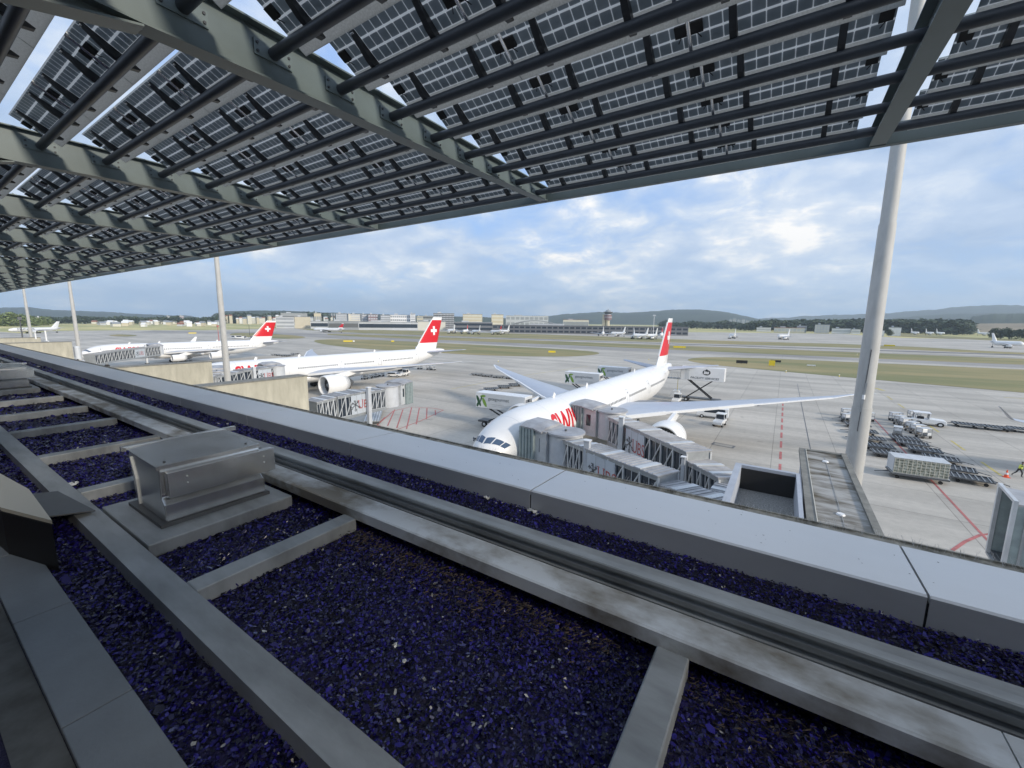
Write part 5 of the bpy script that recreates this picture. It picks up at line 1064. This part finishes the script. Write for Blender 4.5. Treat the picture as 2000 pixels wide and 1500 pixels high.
hd = MB(); hd.loft([[(.15+r*math.cos(q), r*.85*math.sin(q), z) for q in np.linspace(0, 2*PI, 12, False)] for r, z in ((.05, 1.60), (.085, 1.65), (.10, 1.72), (.10, 1.78), (.07, 1.84), (.02, 1.865))], 'skin'); hd.box(.24, .27, -.015, .015, 1.70, 1.74, 'skin'); hd.build('head', t)
MB().loft([[(.135+r*math.cos(q), r*.9*math.sin(q), z) for q in np.linspace(0, 2*PI, 12, False)] for r, z in ((.112, 1.755), (.112, 1.80), (.085, 1.86), (.02, 1.885))], 'dark').build('hair', t)
# pushback tractor ahead of the near airliner's nose
P = G(940, 868); t = empty('tow_bar', (P.x+.5, P.y+1.5, 0), .7, 'dark tow bar gear standing left of the cockpit', 'tow bar'); m = MB(); m.bar((-2.5, 0, .6), (2.5, .3, .9), .2, .25, 'dark'); m.bar((-2.5, 0, .6), (-2.3, 0, .6), .3, .3, 'dark'); m.box(-1.0, .4, -.7, .7, .6, 1.2, 'dark'); m.bar((-2.4, -.8, .6), (-2.4, .8, .6), .2, .2, 'dgrey'); m.build('frame', t)
w = MB()
for y in (-.8, .8): w.cyl((-.3, y-.1, .35), (-.3, y+.1, .35), .35, .35, 'black', 14)
w.build('wheels', t)

# ------------------------------------------------------------------ the building underfoot: body, roof bed, parapet (z measured from the eye)
E_ = H
t = empty('terminal_building', (0, 0, 0), 0, 'terminal building whose roof and grey sheet-metal parapet fill the foreground', 'building')
MB().box(-190, 22, -30, 3.55, 0, E_-1.78, 'bluewall').build('wall', t)
MB().box(-190, 22, -9, 2.9, E_-1.77, E_-1.605, 'bed').build('roof_bed', t)
MB().box(-190, 22, -9.2, -3.2, E_-1.6, E_+4.2, 'dgrey').build('unseen_shade_wall', t)  # unseen wall behind the camera, added to keep the foreground dark
jx = [0.76-2.43*k for k in range(-3, 40)]
for k in range(len(jx)-1):
    x1, x0 = jx[k]-.006, jx[k+1]+.006
    if x0 > 8: continue
    m = MB(); m.add([(x0, 2.868, E_-1.62), (x1, 2.868, E_-1.62), (x1, 2.868, E_-1.415), (x0, 2.868, E_-1.415), (x0, 2.886, E_-1.407), (x1, 2.886, E_-1.407), (x1, 3.53, E_-1.432), (x0, 3.53, E_-1.432), (x0, 3.53, E_-1.62), (x1, 3.53, E_-1.62)],
        [(0, 1, 2, 3), (3, 2, 5, 4), (4, 5, 6, 7), (7, 6, 9, 8), (0, 3, 4, 7, 8), (1, 9, 6, 5, 2)], 'coping'); m.m[0] = m.mi('copingside'); m.build('coping_panel', t)
MB().box(-190, 8, 2.875, 3.52, E_-1.7, E_-1.45, 'black').build('parapet_core', t)
MB().box(-190, 8, 3.531, 3.625, E_-1.80, E_-1.447, 'lip').box(-190, 8, 3.625, 3.64, E_-1.80, E_-1.435, 'lip').build('parapet_lip', t)

def rail_obj(name, prof, x0, x1, m, parent):
    mb = MB(); n = len(prof); mb.add([(x0, y, E_+z) for y, z in prof]+[(x1, y, E_+z) for y, z in prof], [tuple(range(n)), tuple(reversed(range(n, 2*n)))]+[(i, (i+1) % n, n+(i+1) % n, n+i) for i in range(n)], m); return mb.build(name, parent)
t = empty('roof_track', (0, 0, 0), 0, 'zinc-grey steel track frame lying on the dark blue chippings', 'track frame')
for k in range(12):      # rails in lengths, butted
    xa = 7.0-2.43*3*(k+1)+.62; xb = xa+2.43*3-.006
    rail_obj('near_rail', [(.672, -1.605), (.672, -1.50), (.752, -1.494), (.760, -1.510), (.812, -1.503), (.812, -1.60), (.79, -1.60), (.79, -1.52), (.70, -1.52), (.70, -1.605)], xa, xb, 'zinc', t)
    rail_obj('far_rail', [(2.10, -1.52), (2.10, -1.468), (2.112, -1.463), (2.112, -1.440), (2.100, -1.435), (2.100, -1.405), (2.116, -1.400), (2.116, -1.372), (2.088, -1.366), (2.086, -1.346), (2.092, -1.340), (2.14, -1.340), (2.145, -1.344), (2.20, -1.338), (2.20, -1.56), (2.17, -1.56), (2.17, -1.52)], xa+1.15, xb+1.15, 'zinc', t)
    rail_obj('cable_tray_lid', [(1.848, -1.512), (1.846, -1.438), (1.856, -1.430), (2.034, -1.430), (2.04, -1.44), (2.04, -1.48), (2.02, -1.48), (2.02, -1.445), (1.87, -1.445), (1.87, -1.512)], xa+.45, xb+.45, 'zinc2', t)
for x in [1.33, -.30, -2.68, -5.02, -6.62, -8.32, -9.85, -11.5, -14.6, -16.2, -17.8, -19.4, -21, -22.6]:
    MB().box(x-.072, x+.072, .813, 1.847, E_-1.60, E_-1.50, 'zinc').build('cross_bar', t, bev=.008)
# near slab edging at the lower left
t = empty('slab_edging', (0, 0, 0), 0, 'row of smooth grey edging slabs at the lower left', 'slabs')
for k in range(8): MB().box(-1.2-1.0*(k+1), -1.2-1.0*k-.006, .215, .428, E_-1.62, E_-1.575, 'slab').build('slab', t, bev=.004)
MB().box(-12, 2, .085, .212, E_-1.66, E_-1.60, 'slab2').build('stained_strip', t)

def vent(x, label):
    t = empty('roof_vent', (x, 1.34, E_), 0, label, 'roof vent', 'sheet-metal roof vents')
    m = MB(); m.box(-.55, .47, -.51, .46, -1.60, -1.497, 'zinc'); m.build('base_plate', t, bev=.01)
    MB().box(-.41, .28, -.38, .37, -1.496, -1.470, 'dgrey').build('seal', t)
    b = MB(); prof = [(-.36, -1.470), (.25, -1.470), (.25, -1.345), (.20, -1.30), (.22, -1.10), (.21, -1.062), (-.40, -1.045), (-.41, -1.12), (-.37, -1.30)]; n = len(prof)
    vs = [(px, -.34, z) for px, z in prof]+[(px, .34, z) for px, z in prof]; b.add(vs, [tuple(range(n)), tuple(reversed(range(n, 2*n)))]+[(i, n+i, n+(i+1) % n, (i+1) % n) for i in range(n)], 'steel'); b.build('housing', t, bev=.006)
    MB().box(.252, .258, -.335, .345, -1.465, -1.345, 'steel').build('lower_flap', t)
    f = MB(); f.box(.225, .290, -.315, .43, -1.29, -1.098, 'steel'); f.build('upper_flap', t, bev=.004)
    f = MB()
    for y in (-.20, .34):
        for z in (-1.15, -1.20): f.cyl((.290, y, z), (.295, y, z), .006, .006, 'lgrey', 8)
    f.build('rivet', t)
    l = MB(); ys = np.linspace(-.355, .35, 9)
    top = [(-.42, y, -1.028+.012*math.sin((y+.33)*4.2)) for y in ys]; mid = [(-.05, y, -1.046+.010*math.sin((y+.33)*5)) for y in ys]; bot = [(.215, y, -1.055) for y in ys]
    l.add(top+mid+bot, [(9*i+j, 9*i+j+1, 9*i+j+10, 9*i+j+9) for i in range(2) for j in range(8)], 'steel', True)
    l.box(.205, .222, -.355, .35, -1.085, -1.054, 'steel'); l.box(-.45, -.41, -.38, .44, -1.05, -1.015, 'steel'); l.build('lid', t)
    s = MB()
    for px, y in ((.14, -.28), (-.30, -.28), (.13, .28), (-.30, .28)): s.cyl((px, y, -1.062), (px, y, -1.046+.010*(px<0)), .009, .009, 'dark', 8)
    s.build('screw', t)
    s = MB(); s.bar((-.36, -.345, -1.09), (-.28, -.345, -1.26), .010, .010, 'lgrey'); s.bar((-.28, -.345, -1.26), (-.27, -.345, -1.46), .010, .010, 'lgrey'); s.build('side_strip', t)
    return t
vent(-3.88, 'nearest dented steel roof vent standing between the rails'); vent(-13.55, 'second roof vent, cut by the left edge of the photo')
# dark pedestal with pale cap and ramp plate at the left edge
t = empty('pedestal', (0, 0, 0), 0, 'black pedestal with pale cap and folded grey plate at the left edge', 'pedestal')
cap = [(-5.6, .30), (-5.2, .42), (-4.52, .487), (-3.70, .468), (-4.22, .325), (-4.9, .27)]
MB().prism(cap, E_-1.275, E_-1.25, 'cream').build('cap', t)
MB().prism([(x*.998, y-.004) for x, y in cap], E_-1.6, E_-1.277, 'black').build('body', t)
MB().add([(-5.05, .50, E_-1.44), (-4.30, .50, E_-1.42), (-4.31, .772, E_-1.478), (-5.06, .70, E_-1.478), (-5.05, .50, E_-1.43), (-4.30, .50, E_-1.41), (-4.31, .772, E_-1.47), (-5.06, .70, E_-1.47)], [(0, 3, 2, 1), (4, 5, 6, 7), (0, 1, 5, 4), (1, 2, 6, 5), (2, 3, 7, 6), (3, 0, 4, 7)], 'dgrey').build('ramp_plate', t)

# dark blue glass chippings: real chips over the bed, in depth everywhere the roof is seen
def chips(n, x0, x1, y0, y1, z, smin, smax, seed, name='chippings', focus=True):
    r = np.random.RandomState(seed)
    if focus: u = r.rand(n); X = x1-(x1-x0)*u**2.2
    else: X = r.uniform(x0, x1, n)
    Y = r.uniform(y0, y1, n); s = r.uniform(smin, smax, n)*(1+.10*np.abs(X)); a = r.uniform(0, 2*PI, n); el = r.uniform(.35, .9, n)
    tx = r.normal(0, .38, n); ty = r.normal(0, .38, n); zz = z+r.uniform(0, .022, n)
    ca, sa = np.cos(a), np.sin(a); V = np.zeros((n, 5, 3), np.float32); sh = [(-1, -.6), (.3, -1), (1, .1), (.2, .9), (-.8, .7)]
    for k, (p, q) in enumerate(sh):
        p = p*(1+r.uniform(-.25, .25, n)); q = q*el*(1+r.uniform(-.25, .25, n)); xx = (p*ca-q*sa)*s; yy = (p*sa+q*ca)*s
        V[:, k, 0] = X+xx; V[:, k, 1] = Y+yy; V[:, k, 2] = zz+xx*tx+yy*ty
    me = bpy.data.meshes.new(name); me.vertices.add(n*5); me.vertices.foreach_set('co', V.ravel()); me.loops.add(n*5); me.loops.foreach_set('vertex_index', np.arange(n*5, dtype=np.int32))
    me.polygons.add(n); me.polygons.foreach_set('loop_start', np.arange(0, n*5, 5, dtype=np.int32)); me.update(); me.validate(); me.materials.append(M['chip'])
    o = bpy.data.objects.new(name, me); COL.objects.link(o); return tag(o, 'dark blue and violet glass chippings covering the roof', None, None, 'stuff')
chips(175000, -9, 2.6, .43, 2.07, E_-1.604, .004, .0105, 1)
chips(25000, -6, 2.6, -.9, .07, E_-1.604, .004, .0105, 5)
chips(80000, -12, 4.0, 2.19, 2.87, E_-1.585, .004, .0105, 2)
chips(30000, -40, -6, .2, 2.87, E_-1.60, .008, .015, 3, focus=False)
chips(1500, -9, 2.6, .45, 2.05, E_-1.590, .010, .019, 9)
chips(900, -9, 3.0, 2.22, 2.84, E_-1.572, .010, .017, 10)
MB().box(-190, 8, 2.20, 2.867, E_-1.60, E_-1.586, 'bed').build('roof_bed_edge', bpy.data.objects['terminal_building'])
# dead moss and pine-needle litter along the tray, and pale scraps
def needles(n, x0, x1, y0, y1, z, seed):
    r = random.Random(seed); mb = MB()
    for _ in range(n):
        x = r.uniform(x0, x1); y = y1-abs(r.gauss(0, (y1-y0)*.4)); a = r.uniform(0, PI); L = r.uniform(.006, .022); dx, dy = math.cos(a)*L, math.sin(a)*L; w = .0009; zz = z+r.uniform(0, .02)
        mb.add([(x-dx, y-dy-w, zz), (x+dx, y+dy-w, zz+r.uniform(-.01, .01)), (x+dx, y+dy+w, zz), (x-dx, y-dy+w, zz)], [(0, 1, 2, 3)], 'bark')
    return tag(mb.build('dead_moss'), 'brown needle litter against the cable tray', None, None, 'stuff')
needles(2600, -2.6, 1.6, 1.50, 1.84, E_-1.585, 4)
for k, (px, py, s) in enumerate([(948, 973, .035), (1040, 1001, .05), (388, 796, .05), (300, 783, .04), (190, 744, .07), (146, 946, .045), (76, 716, .06), (1240, 1250, .015), (772, 1262, .018), (790, 1292, .016)]):
    P = G(px, py, E_-1.57); r = random.Random(k); mb = MB()
    for q in range(5):
        c = P+Vector((r.uniform(-s, s), r.uniform(-s, s)*.5, r.uniform(0, .012))); a = r.uniform(0, 6); mb.add([c+Vector((math.cos(a+w)*s*r.uniform(.3, .7), math.sin(a+w)*s*r.uniform(.3, .7), r.uniform(-.006, .012))) for w in np.linspace(0, 2*PI, 6, False)], [tuple(range(6))], 'paper')
    tag(mb.build('paper_scrap'), ['white crumpled scrap on the chippings left of the coping joint', 'larger white scrap under the middle coping joint', 'white scrap beside the parapet in front of the concrete wall', 'white scrap on the chippings nearer the left', 'white scrap by the parapet at the far left', 'white scrap wedged against the near rail', 'pale scrap beside the second vent', 'pale chip below the tray near the middle', 'pale stone in the large bed, upper one', 'pale stone in the large bed, lower one'][k], 'scrap', 'white scraps on the roof')

# ------------------------------------------------------------------ photovoltaic canopy
t = empty('canopy', (0, 0, E_), 0, 'long steel canopy roofed with glass solar panels on anthracite tubes', 'canopy')
BX = [.81-5.1*n for n in range(-4, 15)]  # bays out of view on the right are added to block the sun
TY = [2.38+.71*k for k in range(-8, 8)]
TZ = 2.46
def zbot(y): return 2.16+.0355*(y-1.4)
def beam_mb(full=True):
    b = MB(); ya, yb = -3.6, 7.745
    def plate(pts, w, m='beam'):   # flange strip following (y,z) points, thickness upward .016
        for (y0, z0), (y1, z1) in zip(pts[:-1], pts[1:]): b.add([(-w/2, y0, z0), (w/2, y0, z0), (w/2, y1, z1), (-w/2, y1, z1), (-w/2, y0, z0+.016), (w/2, y0, z0+.016), (w/2, y1, z1+.016), (-w/2, y1, z1+.016)], [(0, 3, 2, 1), (4, 5, 6, 7), (0, 1, 5, 4), (1, 2, 6, 5), (2, 3, 7, 6), (3, 0, 4, 7)], m)
    plate([(ya, zbot(1.4)-.0), (1.4, zbot(1.4)), (yb, zbot(yb))], .18); plate([(ya, 2.62), (yb, 2.62)], .18)
    b.add([(s*.006, y, z) for s in (-1, 1) for y, z in ((ya, zbot(1.4)+.014), (1.4, zbot(1.4)+.014), (yb, zbot(yb)+.014), (yb, 2.622), (ya, 2.622))], [(0, 1, 2, 3, 4), (9, 8, 7, 6, 5), (0, 5, 6, 1), (1, 6, 7, 2), (2, 7, 8, 3), (3, 8, 9, 4), (4, 9, 5, 0)], 'beam')
    # haunch running down to the columns behind
    b.add([(s*.006, y, z) for s in (-1, 1) for y, z in ((-3.6, .95), (1.4, 2.158), (-3.6, 2.158))], [(0, 1, 2), (5, 4, 3), (0, 3, 4, 1), (1, 4, 5, 2), (2, 5, 3, 0)], 'beam'); plate([(-3.6, .93), (1.38, 2.142)], .18)
    return b
bme = beam_mb().mesh('beam')
for x in BX: inst('beam', bme, t, Matrix.Translation((x, 0, 0)))
def tube_mb():
    b = MB(); x0, x1 = -5.1+.008, -.008; b.cyl((x0+.012, 0, TZ), (x1-.012, 0, TZ), .052, .052, 'tube', 18, False)
    for x, s in ((x0, 1), (x1-.012, 0)):
        b.box(x, x+.012, -.175, .175, TZ-.07, TZ+.065, 'beam')
        for dy in (-.145, .145):
            for dz in (-.035, .035): xx = x+.012 if s else x-.01; b.cyl((xx, dy, TZ+dz), (xx+.010, dy, TZ+dz), .013, .013, 'dark', 6)
    return b
NU, NZ, SL = -.305, .255, math.atan2(.26, .48)      # near edge of the panel relative to the tube centre
PL = .546
def panel_mb():
    b = MB(); w = .762; cs, sn = math.cos(SL), math.sin(SL); B0 = 0
    for off in (0, .012):
        vs = [(x, NU+cs*u+sn*off, TZ+NZ-sn*u+cs*off) for x in (-w, w) for u in (0, PL)]; k = len(b.v); b.add(vs, [(0, 1, 3, 2)], 'pv')
        for i, (x, u) in enumerate([(x, u) for x in (-w, w) for u in (0, PL)]): b.uv[k+i] = (x+.8138, u)
    b.add([(b.v[i]) for i in range(8)], [(0, 2, 6, 4), (1, 5, 7, 3), (0, 4, 5, 1), (2, 3, 7, 6)], 'bellows'); return b
def jbox_mb(sides=(-1, 1)):
    b = MB(); cs, sn = math.cos(SL), math.sin(SL)
    for s in sides:
        u0, u1 = .125, .225; x0, x1 = sorted((s*.645, s*.745)); P = lambda x, u, o: (x, NU+cs*u-sn*o, TZ+NZ-sn*u-cs*o)
        b.add([P(x, u, o) for o in (.002, .026) for x, u in ((x0, u0), (x1, u0), (x1, u1), (x0, u1))], [(0, 1, 2, 3), (7, 6, 5, 4), (0, 4, 5, 1), (1, 5, 6, 2), (2, 6, 7, 3), (3, 7, 4, 0)], 'black')
        b.bar(P((x0+x1)/2, u1, .02), P((x0+x1)/2-s*.03, u1+.05, .012), .006, .006, 'black')
    return b
def clip_mb():
    b = MB(); cs, sn = math.cos(SL), math.sin(SL); P = lambda x, u, o: (x, NU+cs*u-sn*o, TZ+NZ-sn*u-cs*o); b.cyl(P(0, .01, .018), P(0, .40, .020), .020, .020, 'chrome', 12); b.bar(P(0, .002, .012), P(0, .03, .012), .07, .02, 'grey'); return b
def bracket_mb():
    b = MB(); cs, sn = math.cos(SL), math.sin(SL); w = .030; P = lambda x, u, o: (x, NU+cs*u-sn*o, TZ+NZ-sn*u-cs*o)
    prof = [(.03, .006), (.03, .022), (.27, .075), (.42, .075), (.50, .02), (.50, .006)]; n = 6
    b.add([P(s*w, u, o) for s in (-1, 1) for u, o in prof], [tuple(range(n)), tuple(reversed(range(n, 2*n)))]+[(i, (i+1) % n, n+(i+1) % n, n+i) for i in range(n)], 'dark'); b.cyl(P(-w*.6, .045, .03), P(w*.6, .045, .03), .010, .010, 'grey', 6); return b
def vis(P):      # distance, penalised when outside the photo's frame
    c = RM.T @ np.array([P[0], P[1], P[2]]); d = math.sqrt(P[0]**2+P[1]**2+P[2]**2)
    if c[2] > -.1: return d+1000
    x = CX+FPX*c[0]/-c[2]; y = CY-FPX*c[1]/-c[2]
    return d+(0 if -60 < x < 2060 and -60 < y < 1500 else 500)
def place_many(name, mbf, spots, keep=100, sub=None):
    spots = sorted(spots, key=lambda p: vis((p[0], p[1], TZ+.15))); b0 = mbf(); me = b0.mesh(name); made = []
    for x, y in spots[:keep]: made.append((x, y, inst(name, me, t, Matrix.Translation((x, y, 0)))))
    if len(spots) > keep:
        rest = MB(); A = np.array(b0.v)
        for x, y in spots[keep:]: rest.merge(b0, Matrix.Translation((x, y, 0)))
        o = bpy.data.objects.new(name, rest.mesh(name)); COL.objects.link(o); o.parent = t; o['kind'] = 'stuff'
    return made, spots[keep:]
place_many('purlin_tube', tube_mb, [(x, y) for x in BX[:-1] for y in TY])
psp = [(x-2.55+1.528*k, y) for x in BX[:-1] for y in TY for k in (-1, 0, 1)]
made, rest = place_many('solar_panel', panel_mb, psp)
jm = jbox_mb(); jl = [jbox_mb((q,)).mesh('junction_box') for q in (-1, 1)]
for x, y, o in made:
    for q in jl: inst('junction_box', q, o, Matrix.Identity(4))
rb = MB()
for x, y in rest: rb.merge(jm, Matrix.Translation((x, y, 0)))
o = bpy.data.objects.new('junction_box', rb.mesh('junction_box')); COL.objects.link(o); o.parent = t; o['kind'] = 'stuff'
place_many('clamp_rod', clip_mb, [(x-2.55+1.528*(k+.5), y) for x in BX[:-1] for y in TY for k in (-1, 0)])
place_many('bracket', bracket_mb, [(x+s*.405, y) for x, y in psp for s in (-1, 1)])
f = MB(); f.box(BX[-1], BX[0], 7.747, 7.77, 2.375, 2.66, 'beam'); f.box(BX[-1], BX[0], 7.68, 7.746, 2.375, 2.39, 'beam'); f.build('fascia', t)

# bird wires standing on the outer lip of the parapet
r = random.Random(8); mb = MB()
for k in range(900):
    x = 6-abs(r.gauss(0, 1))*9; a = r.gauss(0, .35); y0 = 3.60+r.uniform(-.01, .02); h = r.uniform(.025, .06); dx = math.sin(a)*h; dy = r.uniform(.0, .05)
    mb.add([(x-.0006, y0, E_-1.45), (x+.0006, y0, E_-1.45), (x+dx+.0007, y0+dy, E_-1.45+h), (x+dx-.0007, y0+dy, E_-1.45+h)], [(0, 1, 2, 3)], 'lgrey')
tag(mb.build('bird_wire'), 'fine upright bird wires along the outer parapet edge', None, None, 'stuff')
# ------------------------------------------------------------------ air: thin even haze
hm = bpy.data.materials.new('haze'); hm.use_nodes = True; ht = hm.node_tree; ht.nodes.clear(); ho = N(ht, 'ShaderNodeOutputMaterial'); hv = N(ht, 'ShaderNodeVolumePrincipled')
hv.inputs['Color'].default_value = (0.74, 0.88, 1.0, 1); hv.inputs['Density'].default_value = 0.00013; hv.inputs['Anisotropy'].default_value = 0.2; ht.links.new(hv.outputs[0], ho.inputs[1]); M['haze'] = hm
hz = MB().box(-9000, 9000, -200, 9000, -1.4, 420, 'haze').build('haze'); tag(hz, 'thin blue air haze over the whole airfield', None, None, 'stuff')

# lamp and white post on the far concrete wall, dirt and fixings on the parapet and rails
P = G(150, 676, 10.8); t = empty('wall_lamp', (P.x, P.y, 10.8), 0, 'white rounded lamp housing with dark grille at the end of the far wall', 'lamp')
MB().cyl((0, 0, -3.0), (0, 0, -.3), .5, .5, 'truck', 16).cyl((0, 0, -.3), (0, 0, 0), .5, .3, 'truck', 16).cyl((1.0, 0, -5), (1.0, 0, -3.4), .85, .85, 'truck', 16).build('housing', t)
MB().box(-1.3, -.5, -.4, .4, -2.6, -.2, 'grey').build('grille', t); MB().bar((-.9, 0, -4.2), (-.9, 0, -2.6), .2, .2, 'dark').build('bracket', t)
P = G(91, 666.5, 10.85); t = empty('white_post', (P.x, P.y, 10.84), 0, 'white T-shaped post standing on the far concrete wall', 'post'); MB().box(-2.2, 2.2, -.15, .15, 0, .18, 'white').box(-.22, .22, -.15, .15, .18, 2.9, 'white').build('body', t)
P = G(70, 662, 10.85); t = empty('white_post', (P.x, P.y, 10.84), 0, 'shorter white post left of the T-shaped one', 'post'); MB().box(-.3, .3, -.15, .15, 0, 2.0, 'white').box(-1.0, .8, -.15, .15, 2.0, 2.3, 'white').build('body', t)
r = random.Random(21); mb = MB()
for k in range(70):
    x = r.uniform(-9, 2.2); y = r.uniform(2.9, 3.5); q = r.uniform(.002, .007); z = E_-1.407-(y-2.886)*.0388+.0012; a0 = r.uniform(0, 6)
    mb.add([(x+math.cos(a0+w)*q*r.uniform(.5, 1.3), y+math.sin(a0+w)*q*r.uniform(.3, 1), z) for w in np.linspace(0, 2*PI, 7, False)], [tuple(range(7))], 'dark')
tag(mb.build('dirt_specks'), 'small dark dirt specks scattered on the parapet sheets', None, None, 'stuff')
rt = bpy.data.objects['roof_track']
for xj in [7.0-2.43*3*(k+1)+.62+1.15 for k in range(5)]:
    for dx in (-.07, .07):
        for z in (-1.42, -1.455): MB().cyl((xj+dx, 2.09, E_+z), (xj+dx, 2.112, E_+z), .010, .010, 'zinc2', 10).build('bolt', rt)
